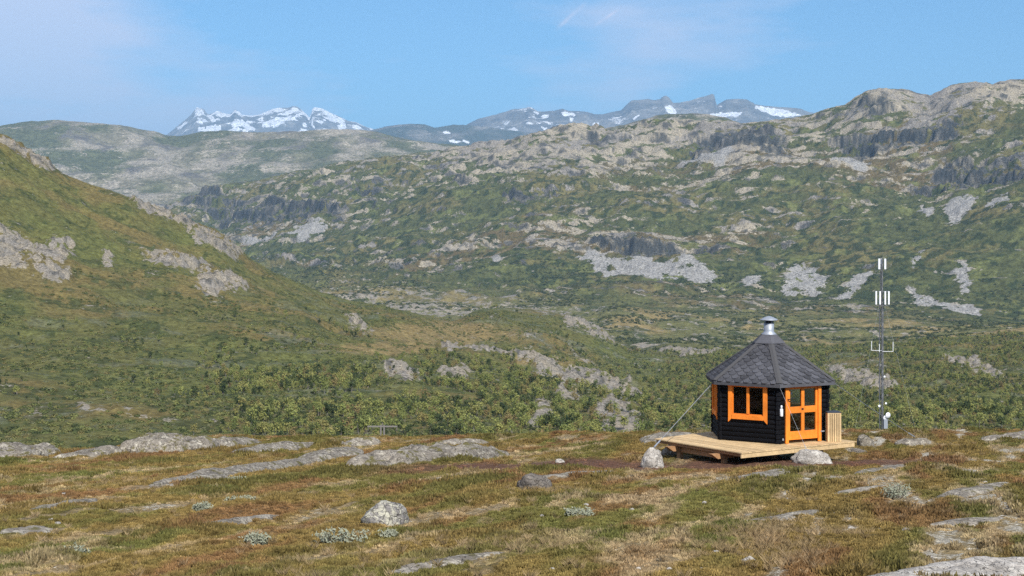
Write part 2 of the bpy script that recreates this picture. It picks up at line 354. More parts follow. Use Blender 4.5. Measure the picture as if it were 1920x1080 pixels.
NODES = [
    (lambda p: (np.full_like(p, 105.), np.full_like(p, -62.))),
    (lambda p: (np.full_like(p, 200.), np.full_like(p, -43.))),
    zc(300, [(-400, 842), (0, 838), (200, 832), (400, 828), (900, 830), (1400, 832), (1920, 830), (2400, 830)]),
    zc(500, [(-400, 650), (0, 668), (200, 684), (400, 697), (600, 706), (700, 712), (800, 718), (900, 728), (1000, 738), (1100, 752), (1180, 765), (1250, 775), (1400, 776), (1600, 771), (1920, 765), (2400, 755)]),
    zc(800, [(-400, 330), (0, 430), (200, 490), (400, 548), (480, 568), (600, 602), (700, 624), (800, 640), (900, 656), (1000, 672), (1100, 702), (1180, 724), (1250, 731), (1400, 729), (1600, 717), (1800, 706), (1920, 700), (2400, 680)]),
    b5, behind_b,
    (lambda p: (np.full_like(p, 1650.), np.interp(p, [-400, 500, 1100, 1400, 1700, 1920, 2400], [-90, -100, -106, -108, -102, -92, -80]))),
    zc([(-400, 3600), (340, 3600), (500, 3600), (700, 3200), (850, 3000), (1000, 2900), (1150, 2800), (1300, 2700), (1450, 2600), (1600, 2450), (1750, 2300), (1920, 2200), (2400, 2150)], [(-400, 500), (340, 500), (500, 492), (700, 512), (850, 522), (1000, 532), (1150, 538), (1300, 548), (1450, 562), (1600, 572), (1750, 592), (1920, 605), (2400, 610)]),
    zc([(-400, 4300), (340, 4300), (500, 4100), (700, 3700), (850, 3500), (1000, 3300), (1150, 3100), (1300, 2950), (1450, 2900), (1600, 2800), (1750, 2700), (1920, 2600), (2400, 2550)], [(-400, 462), (340, 462), (500, 455), (700, 450), (850, 440), (1000, 440), (1150, 465), (1300, 480), (1450, 474), (1600, 465), (1750, 470), (1920, 475), (2400, 470)]),
    zc([(-400, 4800), (340, 4800), (500, 4600), (700, 4200), (850, 4000), (1000, 3800), (1150, 3600), (1300, 3500), (1450, 3400), (1600, 3350), (1750, 3200), (1920, 3000), (2400, 2900)], [(-400, 445), (340, 438), (500, 410), (700, 372), (850, 352), (1000, 345), (1150, 365), (1300, 372), (1450, 362), (1600, 355), (1750, 372), (1920, 362), (2400, 350)]),
    zc([(-400, 5000), (340, 5000), (500, 4850), (700, 4600), (850, 4450), (1000, 4300), (1150, 4200), (1300, 4000), (1450, 3900), (1600, 3750), (1750, 3600), (1920, 3450), (2400, 3400)], [(-400, 435), (340, 406), (500, 365), (700, 323), (850, 301), (1000, 290), (1150, 287), (1300, 298), (1450, 285), (1600, 265), (1750, 262), (1920, 250), (2400, 235)]),
    cC,
    (lambda p: (cC(p)[0] + 420, cC(p)[1] - 120)),
]
ROWS = [10, 14, 70, 90, 110, 14, 10, 90, 95, 95, 75, 50, 8]
def layer(nodes, rows, pxs, linear=False):
    Dn = np.stack([n(pxs)[0] for n in nodes]); Zn = np.stack([n(pxs)[1] for n in nodes])
    h = np.diff(Dn, axis=0); dl = np.diff(Zn, axis=0) / h; K = len(nodes); m = np.zeros_like(Dn)
    for k in range(1, K - 1):
        w1 = 2 * h[k] + h[k - 1]; w2 = h[k] + 2 * h[k - 1]; same = dl[k] * dl[k - 1] > 0
        with np.errstate(divide='ignore', invalid='ignore'): m[k] = np.where(same, (w1 + w2) / (w1 / dl[k - 1] + w2 / dl[k]), 0)
    m[0] = dl[0]; m[-1] = dl[-1]
    Ds, Zs, T = [], [], []
    for k in range(K - 1):
        s = (np.arange(rows[k] + (1 if k == K - 2 else 0)) / rows[k])[:, None]
        d = Dn[k] + s * h[k]
        if linear: z = Zn[k] + s * (Zn[k + 1] - Zn[k])
        else:
            z = (2 * s**3 - 3 * s**2 + 1) * Zn[k] + (s**3 - 2 * s**2 + s) * h[k] * m[k] + (-2 * s**3 + 3 * s**2) * Zn[k + 1] + (s**3 - s**2) * h[k] * m[k + 1]
        Ds.append(d); Zs.append(z); T.append(np.repeat(k + s, len(pxs), 1))
    return np.concatenate(Ds), np.concatenate(Zs), np.concatenate(T)
def slope_of(X, D, Z):
    P = np.stack([X, D, Z], -1); a = np.gradient(P, axis=0); b = np.gradient(P, axis=1); n = np.cross(b, a); n /= np.linalg.norm(n, axis=-1, keepdims=True) + 1e-9
    return np.abs(n[..., 2])
LP = np.linspace(-230, 2150, 1040)
D, Z, T = layer(NODES, ROWS, LP); X = (LP[None] - CX) / F * D; PX = np.repeat(LP[None], D.shape[0], 0); PY = py_of(Z, D)
SCREE = [[(1077, 485), (1113, 470), (1160, 487), (1170, 493), (1203, 478), (1223, 480), (1227, 497), (1273, 485), (1300, 487), (1320, 505), (1345, 530), (1348, 543), (1290, 537), (1207, 529), (1150, 525), (1117, 509), (1103, 492)],
         [(1462, 559), (1478, 505), (1496, 487), (1533, 506), (1533, 538), (1487, 559)], [(1566, 568), (1607, 520), (1635, 506), (1640, 512), (1598, 552)], [(1395, 550), (1410, 520), (1425, 530), (1425, 553)],
         [(1695, 534), (1714, 538), (1737, 559), (1765, 566), (1839, 577), (1847, 598), (1779, 587), (1751, 573), (1723, 580), (1709, 547)], [(1783, 506), (1811, 496), (1822, 529), (1816, 555), (1800, 563), (1806, 533)],
         [(1698, 508), (1728, 471), (1737, 478), (1716, 508)], [(1772, 404), (1783, 378), (1802, 371), (1834, 376), (1830, 392), (1797, 413), (1783, 425)], [(1714, 378), (1732, 381), (1755, 413), (1732, 406)], [(1519, 297), (1556, 295), (1626, 307), (1630, 323), (1598, 325), (1552, 311)],
         [(1269, 316), (1297, 297), (1330, 288), (1376, 293), (1371, 307), (1353, 320)], [(447, 450), (483, 443), (533, 437), (520, 447), (493, 455), (460, 453)], [(540, 447), (567, 433), (623, 423), (593, 443), (563, 455)], [(918, 488), (930, 487), (945, 497), (935, 508), (922, 503)],
         [(1500, 545), (1540, 520), (1560, 525), (1530, 555)], [(1850, 395), (1890, 375), (1895, 390), (1865, 408)]]
CLIFF = [[(1288, 283), (1311, 265), (1385, 256), (1459, 258), (1482, 274), (1463, 283), (1500, 304), (1459, 306), (1399, 295), (1376, 281), (1293, 295)], [(1552, 256), (1617, 249), (1709, 254), (1783, 247), (1816, 249), (1797, 262), (1709, 276), (1644, 290), (1607, 300), (1566, 290), (1594, 276), (1561, 272)],
         [(1732, 309), (1802, 295), (1871, 298), (1920, 286), (2100, 280), (2100, 340), (1920, 342), (1848, 360), (1802, 346), (1719, 355), (1700, 339), (1769, 330)], [(333, 378), (400, 362), (467, 373), (500, 385), (567, 395), (640, 395), (640, 415), (500, 420), (433, 415), (393, 405)],
         [(1095, 448), (1140, 445), (1167, 455), (1223, 451), (1280, 457), (1345, 452), (1350, 468), (1273, 473), (1173, 476), (1123, 462)], [(1585, 205), (1600, 192), (1640, 190), (1690, 196), (1680, 206), (1620, 212)],
         [(940, 358), (975, 352), (1005, 362), (1040, 350), (1040, 360), (1000, 372), (955, 370)], [(845, 348), (860, 340), (885, 345), (880, 355)], [(600, 345), (660, 352), (725, 340), (725, 352), (660, 362)], [(1085, 262), (1110, 262), (1130, 275), (1120, 282)], [(690, 375), (720, 370), (735, 382), (700, 390)]]
CROP = [[(-60, 432), (0, 432), (35, 440), (75, 445), (137, 455), (130, 480), (105, 495), (140, 520), (100, 525), (60, 505), (0, 503), (-60, 500)], [(367, 520), (385, 505), (430, 502), (445, 520), (468, 540), (445, 550), (400, 555), (372, 545)], [(262, 468), (330, 468), (395, 480), (402, 497), (320, 512), (290, 490)],
        [(0, 256), (25, 262), (60, 287), (100, 315), (90, 318), (50, 296), (0, 272)], [(240, 372), (300, 394), (380, 424), (430, 447), (462, 476), (440, 478), (400, 458), (350, 432), (290, 412), (250, 390)], [(193, 470), (212, 470), (210, 500), (196, 500)], [(650, 598), (668, 596), (690, 615), (692, 625), (668, 622)],
        [(820, 645), (870, 642), (960, 660), (1010, 690), (990, 695), (930, 672), (830, 660)], [(990, 688), (1050, 698), (1130, 718), (1205, 743), (1190, 752), (1100, 732), (1010, 707)], [(820, 690), (880, 685), (875, 707), (830, 712)], [(715, 688), (760, 684), (792, 712), (770, 728), (722, 712)],
        [(1060, 590), (1085, 597), (1130, 620), (1158, 643), (1140, 643), (1095, 618), (1060, 603)], [(1000, 755), (1020, 745), (1040, 770), (1030, 795), (1005, 790)], [(1040, 735), (1080, 732), (1085, 750), (1050, 752)], [(1115, 760), (1150, 750), (1205, 775), (1200, 812), (1150, 812), (1120, 790)],
        [(1545, 690), (1600, 690), (1640, 704), (1695, 730), (1670, 740), (1590, 722)], [(1225, 655), (1300, 640), (1350, 630), (1365, 640), (1350, 662), (1280, 668)], [(1757, 665), (1830, 675), (1895, 712), (1880, 720), (1800, 690)], [(200, 772), (225, 768), (290, 775), (288, 785), (240, 790)], [(145, 762), (170, 766), (200, 776), (190, 780), (150, 770)],
        [(985, 785), (1010, 778), (1012, 800), (990, 806)], [(940, 560), (1010, 556), (1100, 575), (1080, 590), (1000, 572)], [(1375, 610), (1480, 590), (1500, 600), (1400, 622)]]
def polymask(polys, wamp, wsc, seed):
    wx = PX + wamp * 1.6 * fbm(PX / wsc, PY / wsc * 1.8, 3, seed); wy = PY + wamp * fbm(PX / wsc, PY / wsc * 1.8, 3, seed + 7)
    m = np.zeros(PX.shape, bool)
    for p in polys:
        a = np.array(p); sel = (wx > a[:, 0].min()) & (wx < a[:, 0].max()) & (wy > a[:, 1].min()) & (wy < a[:, 1].max())
        if sel.any(): t = np.zeros(PX.shape, bool); t[sel] = in_poly(wx[sel], wy[sel], p); m |= t
    return m.astype(f32)
isB = T < 6.5; isC = T > 7.0
scree = polymask(SCREE, 7, 22, 101) * isC; cliff = polymask(CLIFF, 9, 18, 111) * isC; crop = polymask(CROP, 8, 20, 121) * isB
def blur(m, n):
    for ax in (0, 1):
        k = np.ones(n) / n; m = np.apply_along_axis(lambda r: np.convolve(r, k, 'same'), ax, m)
    return m.astype(f32)
wB = ss(190, 320, D) * (1 - ss(1300, 1700, D)); wC = ss(1750, 3000, D); wV = ss(1350, 1700, D) * (1 - ss(2500, 3200, D))
edge = 1 - 0.75 * np.clip(1 - np.abs(T - 12) / 0.35, 0, 1) - 0.75 * np.clip(1 - np.abs(T - 5) / 0.25, 0, 1)
rotx = X * 0.9 - D * 0.43; roty = X * 0.43 + D * 0.9
nL = fbm(X / 420, D / 420, 4, 201); nM = ridged(rotx / 150, roty / 70, 4, 211); nS = fbm(rotx / 40, roty / 22, 4, 221)
Z = Z + wC * edge * (50 * nL + 22 * (nM - 0.55) + 8 * nS) * np.clip(D / 4000, 0.5, 1.2)
bL = fbm(X / 85, D / 110, 4, 231); bS = fbm(X / 17, D / 17, 4, 241); bR = ridged(rotx / 38, roty / 26, 3, 251)
Z = Z + wB * edge * (5.0 * bL + 1.6 * bS + 2.4 * (bR - 0.55)) * np.clip(D / 700, 0.35, 1.2) + wV * (7 * fbm(X / 130, D / 130, 4, 261) + 2 * bS)
rdg = ss(800, 900, PX) * (1 - ss(1225, 1300, PX)); Z = Z + rdg * (3.2 * np.exp(-((D - 750) / 55) ** 2) - 8.5 * np.exp(-((D - 960) / 120) ** 2))
cropb = blur(crop, 5); Z = Z + wB * cropb * (1.2 + 2.4 * bS + 3.4 * (ridged(rotx / 13, roty / 9, 3, 255) - 0.5)) * np.clip(D / 700, 0.4, 1.3)
# ledges and crags: the rock steps down in bands
cliffb = blur(cliff, 5)
step = 46.0; ph = Z / step + 0.9 * fbm(X / 700, D / 700, 3, 271) + X * 0.0005
fr = ph - np.floor(ph); Z = Z + wC * (0.13 + 0.59 * cliffb) * step * (ss(0.36, 0.64, fr) - fr) * edge
fin = fbm(X / 11, D / 11, 3, 281); Z = Z + wC * ((1.2 + 5 * cliffb) * fin + 16 * cliffb * np.clip(np.abs(T - 12) / 0.6, 0, 1) * (ridged(X / 34, D / 60, 3, 285) - 0.5)) + scree * 1.5 * fin
PY = py_of(Z, D); nz = slope_of(X, D, Z); steep = 1 - nz
# colours of what covers each spot; some mountain greens carry light and shade
GREEN, OLIVE, DGREEN, BROWN, PALE, GREY, SCR, DARKR = (0.070, 0.080, 0.030), (0.125, 0.114, 0.045), (0.030, 0.043, 0.018), (0.125, 0.092, 0.046), (0.31, 0.27, 0.20), (0.235, 0.213, 0.182), (0.275, 0.265, 0.245), (0.042, 0.046, 0.046)
v1 = fbm(X / 260, D / 200, 4, 301); v2 = fbm(rotx / 200, roty / 42, 4, 311); v3 = fbm(rotx / 66, roty / 14, 4, 321); v4 = fbm(X / 9, D / 9, 3, 331); v5 = fbm(X / 620, D / 500, 3, 341)
tt = np.clip((T - 8) / 4, 0, 1)
colC = np.broadcast_to(np.array(GREEN, f32), D.shape + (3,)).copy()
colC = mixc(colC, OLIVE, ss(-0.1, 0.35, v1 + 0.3 * v3 + 0.25 * (tt - 0.5)))
colC = mixc(colC, BROWN, ss(0.2, 0.5, v5 + 0.4 * v2) * 0.7)
colC = mixc(colC, (0.115, 0.130, 0.044), ss(0.1, 0.3, fbm(X / 90, D / 70, 4, 355) + 0.2 * v4 - 0.2 * tt) * 0.8)  # sunlit patches put into the colour as a brighter green
colC = mixc(colC, DGREEN, ss(0.02, 0.18, fbm(X / 30, D / 24, 4, 351) + 0.35 * v1 - 0.25 * tt + 0.02) * 0.85)  # dark scrub, strengthened so its colour carries the shade of crevices too
crest_py = curve(C_SKY)(PX); hi = 1 - ss(10, 95, PY - crest_py); dome = np.clip(1 - np.hypot((PX - 1380) / 260, (PY - 375) / 70), 0, 1) + np.clip(1 - np.hypot((PX - 1000) / 220, (PY - 320) / 60), 0, 1) + 0.7 * np.clip(1 - np.hypot((PX - 1120) / 160, (PY - 430) / 70), 0, 1)
rkC = -0.235 + 0.42 * v2 + 0.46 * v3 + 0.22 * (nM - 0.55) + 0.30 * hi * ss(600, 1000, PX) + 0.14 * hi + 0.16 * dome + 0.30 * v5 - 0.03 + 0.9 * np.clip(steep - 0.2, 0, 0.4)
rcC = np.broadcast_to(np.array(PALE, f32), D.shape + (3,)).copy()
rcC = mixc(rcC, GREY, ss(-0.1, 0.3, v1 + 0.4 * v4))
rcC = mixc(rcC, DARKR, ss(0.12, 0.34, fbm(rotx / 60, roty / 18, 4, 361) + 0.8 * np.clip(steep - 0.25, 0, 1) - 0.2 * (tt - 0.5)) * 0.8)
cl = ss(0.25, 0.6, blur(cliff, 13) + 0.4 * v3 + 0.3 * v4)
rcC = mixc(rcC, DARKR, cl * (0.75 + 0.5 * fbm(X / 14, Z / 14, 3, 365))); rkC = rkC + cl * (0.26 + 0.6 * v3 + 0.3 * v4)
sc2 = ss(0.18, 0.75, blur(scree, 9) + 0.3 * v3 + 0.25 * v4) * isC; rcC = mixc(rcC, SCR, sc2); rkC = lerp(rkC, 0.34 + 0.5 * v3 + 0.2 * v4 + 0.45 * fbm(X / 16, D / 170, 3, 367), sc2)
# valley floor: bog grass, heath and pale stony ground
vf = fbm(X / 60, D / 110, 4, 371); vg = fbm(X / 16, D / 30, 4, 381)
colV = np.broadcast_to(np.array((0.098, 0.100, 0.042), f32), D.shape + (3,)).copy()
colV = mixc(colV, (0.18, 0.145, 0.07), ss(0.0, 0.35, fbm(X / 150, D / 220, 3, 391) + 0.25 * vg)); colV = mixc(colV, DGREEN, ss(0.1, 0.3, vf + 0.3 * vg) * 0.8)
stone = ss(560, 700, PX) * (1 - ss(1000, 1150, PX)) * ss(500, 525, PY) * (1 - ss(585, 600, PY))
rkV = -0.13 + 0.45 * vg + 0.25 * vf + 0.30 * stone; rcV = mixc(np.broadcast_to(np.array(PALE, f32), D.shape + (3,)).copy(), GREY, ss(-0.2, 0.3, v4))
# near hillside
h1 = fbm(X / 70, D / 90, 4, 401); h2 = fbm(X / 22, D / 26, 4, 411); h3 = fbm(X / 5, D / 6, 4, 421); h4 = fbm(X / 180, D / 160, 3, 431)
up = ss(640, 480, PY) * ss(900, 500, PX)
colB = np.broadcast_to(np.array((0.104, 0.106, 0.036), f32), D.shape + (3,)).copy()
colB = mixc(colB, (0.148, 0.118, 0.044), ss(-0.1, 0.3, h1 + 0.3 * h2 + 0.34 * up - 0.08) * 0.8)
colB = mixc(colB, (0.105, 0.118, 0.036), ss(0.0, 0.3, h4 + 0.4 * h2) * 0.7)
colB = mixc(colB, (0.045, 0.060, 0.022), ss(0.05, 0.26, h2 + 0.6 * h3 - 0.12 * up) * 0.8)
colB = mixc(colB, (0.125, 0.135, 0.085), ss(0.2, 0.4, fbm(X / 40, D / 30, 3, 441) + 0.3 * h3) * (1 - up) * 0.5)
bog = np.clip(1 - np.hypot((PX - 830) / 190, (PY - 625) / 32), 0, 1) + np.clip(1 - np.hypot((PX - 700) / 130, (PY - 655) / 16), 0, 1) + np.clip(1 - np.hypot((PX - 1020) / 110, (PY - 678) / 12), 0, 1) + np.clip(1 - np.hypot((PX - 1640) / 200, (PY - 600) / 24), 0, 1)
colB = mixc(colB, (0.20, 0.155, 0.065), ss(0.1, 0.5, bog + 0.3 * h2) * 0.85)
rkB = -0.40 + 0.46 * h2 + 0.34 * h3 + 0.15 * (bR - 0.5) + 0.2 * h1 + 0.12 * ss(700, 1000, PX)
cr_ = blur(crop, 9); rkB = rkB + cr_ * (0.80 + 0.7 * h3 + 0.4 * h2)
rcB = mixc(np.broadcast_to(np.array((0.27, 0.235, 0.18), f32), D.shape + (3,)).copy(), GREY, ss(-0.15, 0.25, fbm(X / 8, D / 9, 4, 451))); rcB = mixc(rcB, DARKR, ss(0.25, 0.45, fbm(X / 6, D / 7, 4, 461)) * 0.7)
colB = colB * np.array((1.02, 0.985, 1.05), f32); colV = colV * np.array((1.35, 1.28, 1.15), f32); colC = colC * np.array((1.02, 0.97, 0.95), f32)
kV = ss(5.6, 6.4, T); kC = ss(7.25, 8.1, T + 0.25 * v2)
def blend(b_, v_, c_):
    k1, k2 = (kV[..., None], kC[..., None]) if b_.ndim == 3 else (kV, kC)
    q = b_ * (1 - k1) + v_ * k1; return q * (1 - k2) + c_ * k2
TC = blend(colB, colV, colC); RC = blend(rcB, rcV, rcC); RK = blend(rkB, rkV, rkC)
P = np.stack([X, D, Z], -1)
r1, r2 = int(np.searchsorted(T[:, 0], 6.0)), int(np.searchsorted(T[:, 0], 8.0))
grid_mesh('hillside', P[:r1 + 1], m_hill, TC[:r1 + 1], RC[:r1 + 1], RK[:r1 + 1])
grid_mesh('valley_floor', P[r1:r2 + 1], m_mount, TC[r1:r2 + 1], RC[r1:r2 + 1], RK[r1:r2 + 1])
grid_mesh('mountain', P[r2:], m_mount, TC[r2:], RC[r2:], RK[r2:])
# remember the hillside for standing trees on it
HB = dict(D=D[:r1 + 1], X=X[:r1 + 1], Z=Z[:r1 + 1], crop=cropb[:r1 + 1], PY=PY[:r1 + 1], T=T[:r1 + 1])
VB = dict(D=D[r1:r2 + 60], X=X[r1:r2 + 60], Z=Z[r1:r2 + 60], PY=PY[r1:r2 + 60], scree=scree[r1:r2 + 60], cliff=cliffb[r1:r2 + 60])

SNOW = (0.80, 0.82, 0.85); PK = 1.4
# --- hills behind the mountain
def hill_layer(name, px0, px1, ncol, nodes, rows, amp, wl_, seed, pal, mat, snow=None, linear=False, crest_k=None, rockbias=0.0):
    p = np.linspace(px0, px1, ncol); D, Z, T = layer(nodes, rows, p, linear); X = (p[None] - CX) / F * D
    PXl = np.repeat(p[None], D.shape[0], 0)
    ed = 1 - 0.8 * np.clip(1 - np.abs(T - crest_k) / 0.3, 0, 1)
    n1 = fbm(X / wl_, D / wl_, 5, seed); n2 = ridged(X / wl_ * 2.2, D / wl_ * 2.2, 5, seed + 20)
    Z = Z + ed * amp * (n1 + 0.8 * (n2 - 0.55))
    st = amp * 2.2; ph = Z / st + 0.7 * n1; fr = ph - np.floor(ph); Z = Z + 0.14 * st * (ss(0.35, 0.65, fr) - fr) * ed
    PYl = py_of(Z, D); steep = 1 - slope_of(X, D, Z)
    a = fbm(X / wl_ * 1.2, D / wl_ * 1.2, 5, seed + 40); b = fbm(X / wl_ * 5, D / wl_ * 3.5, 4, seed + 50)
    c = np.broadcast_to(np.array(pal[0], f32), D.shape + (3,)).copy()
    c = mixc(c, pal[1], ss(-0.15, 0.3, a + 0.4 * b + rockbias))
    rk = -0.12 + rockbias + 0.3 * b + 0.25 * a + 0.2 * (n2 - 0.5)
    rc = np.broadcast_to(np.array(pal[2], f32), D.shape + (3,)).copy(); rc = mixc(rc, pal[3], ss(0.05, 0.35, fbm(X / wl_ * 3, D / wl_ * 3, 4, seed + 60) + 1.0 * np.clip(steep - 0.2, 0, 1)) * 0.8)
    if snow is not None:
        sm = np.clip(snow(PXl, PYl, T, X, D, steep), 0, 1); rc = mixc(rc, SNOW, ss(0.3, 0.6, sm)); rk = np.where(sm > 0.02, np.maximum(rk * (1 - sm), 1.1 * (sm - 0.42)), rk); c = mixc(c, SNOW, ss(0.85, 1.0, sm))
    return grid_mesh(name, np.stack([X, D, Z], -1), mat, c, rc, rk)
E_SKY = [(-400, 245), (0, 236), (30, 232), (60, 228), (120, 226), (150, 229), (180, 231), (225, 233), (245, 237), (260, 241), (290, 247), (310, 253), (335, 257), (380, 250), (430, 249), (470, 252), (520, 253), (560, 252), (620, 247), (680, 247), (730, 256), (780, 265), (840, 273), (900, 287), (1000, 305), (1200, 330)]
hill_layer('back_hills', -200, 1150, 460, [zc(5400, [(-400, 480), (400, 480), (1200, 460)]), zc(6200, [(-400, 400), (0, 395), (400, 395), (700, 360), (1000, 350), (1200, 350)]), zc(7200, [(-400, 305), (0, 300), (400, 318), (600, 300), (800, 305), (1200, 340)]), zc(8300, E_SKY), (lambda p: (np.full_like(p, 8900.), (HZ - curve(E_SKY)(p)) / F * 8300 - 180))], [40, 70, 80, 8], 42, 900, 500,
           [(0.095, 0.10, 0.048), (0.175, 0.158, 0.105), (0.30, 0.265, 0.205), (0.085, 0.08, 0.072)], m_back, crest_k=3, rockbias=0.08)
K_SKY = [(900, 300), (1000, 280), (1050, 262), (1090, 252), (1130, 243), (1170, 235), (1200, 228), (1230, 221), (1260, 216), (1300, 214), (1330, 215), (1360, 220), (1385, 233), (1420, 246), (1500, 262), (1600, 290)]
hill_layer('rounded_knoll', 900, 1600, 300, [zc(5500, [(900, 330), (1600, 330)]), zc(6000, [(900, 310), (1150, 255), (1300, 240), (1400, 262), (1600, 310)]), zc(6300, K_SKY), (lambda p: (np.full_like(p, 6600.), (HZ - curve(K_SKY)(p)) / F * 6300 - 100))], [20, 70, 8], 16, 420, 700,
           [(0.085, 0.09, 0.045), (0.19, 0.17, 0.12), (0.32, 0.29, 0.24), (0.09, 0.085, 0.08)], m_back, crest_k=2, rockbias=0.1)
def poly_snow(polys, wamp, wsc, seed):
    def f(px, py, T, X, D, steep):
        wx = px + wamp * fbm(px / wsc, py / wsc, 3, seed); wy = py + wamp * fbm(px / wsc, py / wsc, 3, seed + 3); m = np.zeros(px.shape, bool)
        for p in polys: m |= in_poly(wx, wy, p)
        return blur(m.astype(f32), 3)
    return f
FS = [(500, 280), (640, 262), (690, 245), (720, 240), (745, 236), (770, 234), (795, 236), (815, 243), (850, 238), (880, 239), (940, 245), (1100, 262), (1250, 285)]
hill_layer('blue_hills', 560, 1240, 380, [zc(12500, [(500, 320), (1250, 320)]), zc(14500, [(500, 300), (760, 268), (900, 272), (1250, 300)]), zc(16500, FS), (lambda p: (np.full_like(p, 17300.), (HZ - curve(FS)(p)) / F * 16500 - 250))], [20, 70, 8], 48, 1300, 900,
           [(0.07, 0.078, 0.055), (0.13, 0.125, 0.10), (0.24, 0.22, 0.19), (0.09, 0.088, 0.085)], m_back, poly_snow([[(704, 255), (722, 256), (745, 263), (768, 267), (764, 272), (740, 268), (715, 261)], [(828, 246), (842, 247), (846, 250), (832, 250)], [(840, 262), (862, 263), (868, 267), (850, 268)], [(866, 261), (885, 266), (880, 268), (868, 266)]], 3, 9, 910), crest_k=2, rockbias=-0.02)
L_SKY = [(200, 300), (290, 268), (312, 252), (322, 244), (336, 233), (346, 226), (352, 221), (358, 215), (362, 210), (366, 204), (370, 200), (374, 203), (378, 203), (384, 207), (389, 214), (395, 214), (404, 209), (410, 208), (416, 211), (428, 214), (434, 213), (437, 209), (441, 205), (446, 208), (450, 210), (453, 215), (470, 217), (488, 214), (500, 209), (512, 204), (524, 202), (540, 202), (550, 199), (557, 200), (564, 205), (568, 208), (574, 213), (580, 221), (583, 214), (585, 205), (589, 202), (602, 203), (614, 208), (628, 215), (645, 222), (652, 226), (668, 229), (682, 236), (696, 241), (720, 247), (800, 262), (900, 280)]
def snowL(px, py, T, X, D, steep):
    m = poly_snow([[(388, 217), (398, 216), (404, 226), (398, 229)], [(388, 235), (416, 236), (410, 250), (384, 250)], [(372, 238), (384, 238), (382, 246), (372, 246)], [(452, 222), (462, 232), (480, 240), (478, 245), (460, 243), (452, 232)], [(507, 231), (532, 224), (530, 230), (512, 236)], [(580, 214), (584, 226), (592, 238), (590, 244), (583, 232)], [(632, 235), (648, 232), (650, 240), (636, 244)], [(544, 222), (566, 210), (562, 216), (548, 226)], [(600, 206), (625, 218), (645, 226), (640, 227), (620, 220)], [(486, 249), (496, 249), (496, 254), (486, 254)], [(330, 240), (352, 226), (350, 232), (335, 243)]], 2.5, 8, 930)(px, py, T, X, D, steep)
    n = fbm(X / 260 / PK, D / 420 / PK, 4, 935) + 0.5 * fbm(X / 90 / PK, D / 90 / PK, 3, 936)
    return np.maximum(m, 0.60 * ss(-0.1, 0.35, n + 0.30 * ss(252, 215, py) - 0.06 - 0.15 * ss(378, 360, px)))
hill_layer('snowy_peaks', 215, 880, 620, [zc(14500 * PK, [(200, 330), (900, 330)]), zc(16200 * PK, [(200, 310), (312, 262), (370, 246), (410, 250), (441, 245), (500, 246), (581, 250), (600, 246), (700, 262), (900, 300)]), zc(17500 * PK, L_SKY), (lambda p: (np.full_like(p, 18300. * PK), (HZ - curve(L_SKY)(p)) / F * 17500 * PK - 500))], [16, 110, 10], 60 * PK, 900 * PK, 940,
           [(0.17, 0.16, 0.145), (0.25, 0.235, 0.21), (0.34, 0.32, 0.29), (0.09, 0.085, 0.082)], m_peak, snowL, True, 2)
R_SKY = [(700, 300), (800, 262), (866, 240), (880, 231), (896, 224), (915, 219), (930, 215), (945, 210), (958, 206), (976, 204), (985, 203), (991, 200), (1000, 203), (1008, 208), (1022, 209), (1040, 208), (1054, 204), (1066, 208), (1085, 208), (1100, 209), (1114, 214), (1130, 214), (1150, 209), (1164, 206), (1176, 195), (1184, 188), (1196, 187), (1214, 185), (1228, 188), (1238, 186), (1244, 181), (1249, 180), (1255, 184), (1262, 193), (1276, 192), (1292, 189), (1310, 183), (1325, 179), (1334, 176), (1339, 177), (1342, 190), (1344, 197), (1352, 192), (1362, 186), (1384, 185), (1400, 186), (1408, 191), (1416, 196), (1440, 199), (1470, 202), (1500, 204), (1514, 209), (1530, 213), (1560, 224), (1640, 250), (1800, 290)]
snowR0 = poly_snow([[(1416, 198), (1432, 200), (1470, 206), (1500, 214), (1502, 217), (1478, 219), (1450, 217), (1428, 210)], [(1244, 200), (1258, 196), (1268, 208), (1268, 214), (1252, 212)], [(1330, 214), (1360, 211), (1392, 210), (1384, 218), (1350, 219), (1332, 217)], [(1186, 222), (1198, 215), (1200, 217), (1190, 224)], [(1050, 210), (1075, 212), (1080, 217), (1056, 217)], [(984, 228), (1004, 230), (1000, 233), (984, 232)], [(1000, 208), (1012, 212), (1008, 215), (998, 212)], [(1012, 218), (1030, 213), (1026, 220), (1016, 222)], [(1012, 236), (1028, 240), (1024, 244), (1014, 240)], [(868, 240), (890, 247), (886, 250), (868, 245)], [(1068, 220), (1076, 222), (1074, 227), (1068, 225)], [(1110, 232), (1124, 230), (1120, 236), (1112, 237)]], 2.5, 8, 960)
def snowR(px, py, T, X, D, steep):
    n = fbm(X / 300 / PK, D / 500 / PK, 4, 965) + 0.5 * fbm(X / 90 / PK, D / 120 / PK, 3, 966)
    return np.maximum(snowR0(px, py, T, X, D, steep), 0.5 * ss(0.05, 0.4, n - 0.05 + 0.12 * ss(1150, 1020, px)))
hill_layer('far_peaks', 700, 1720, 820, [zc(11800 * PK, [(700, 340), (1800, 340)]), zc(13200 * PK, [(700, 320), (866, 262), (990, 246), (1120, 246), (1200, 232), (1342, 228), (1400, 226), (1560, 250), (1800, 320)]), zc(14500 * PK, R_SKY), (lambda p: (np.full_like(p, 15200. * PK), (HZ - curve(R_SKY)(p)) / F * 14500 * PK - 400))], [14, 100, 10], 50 * PK, 800 * PK, 970,
           [(0.14, 0.132, 0.118), (0.21, 0.195, 0.17), (0.30, 0.275, 0.24), (0.085, 0.08, 0.076)], m_peak, snowR, True, 2)
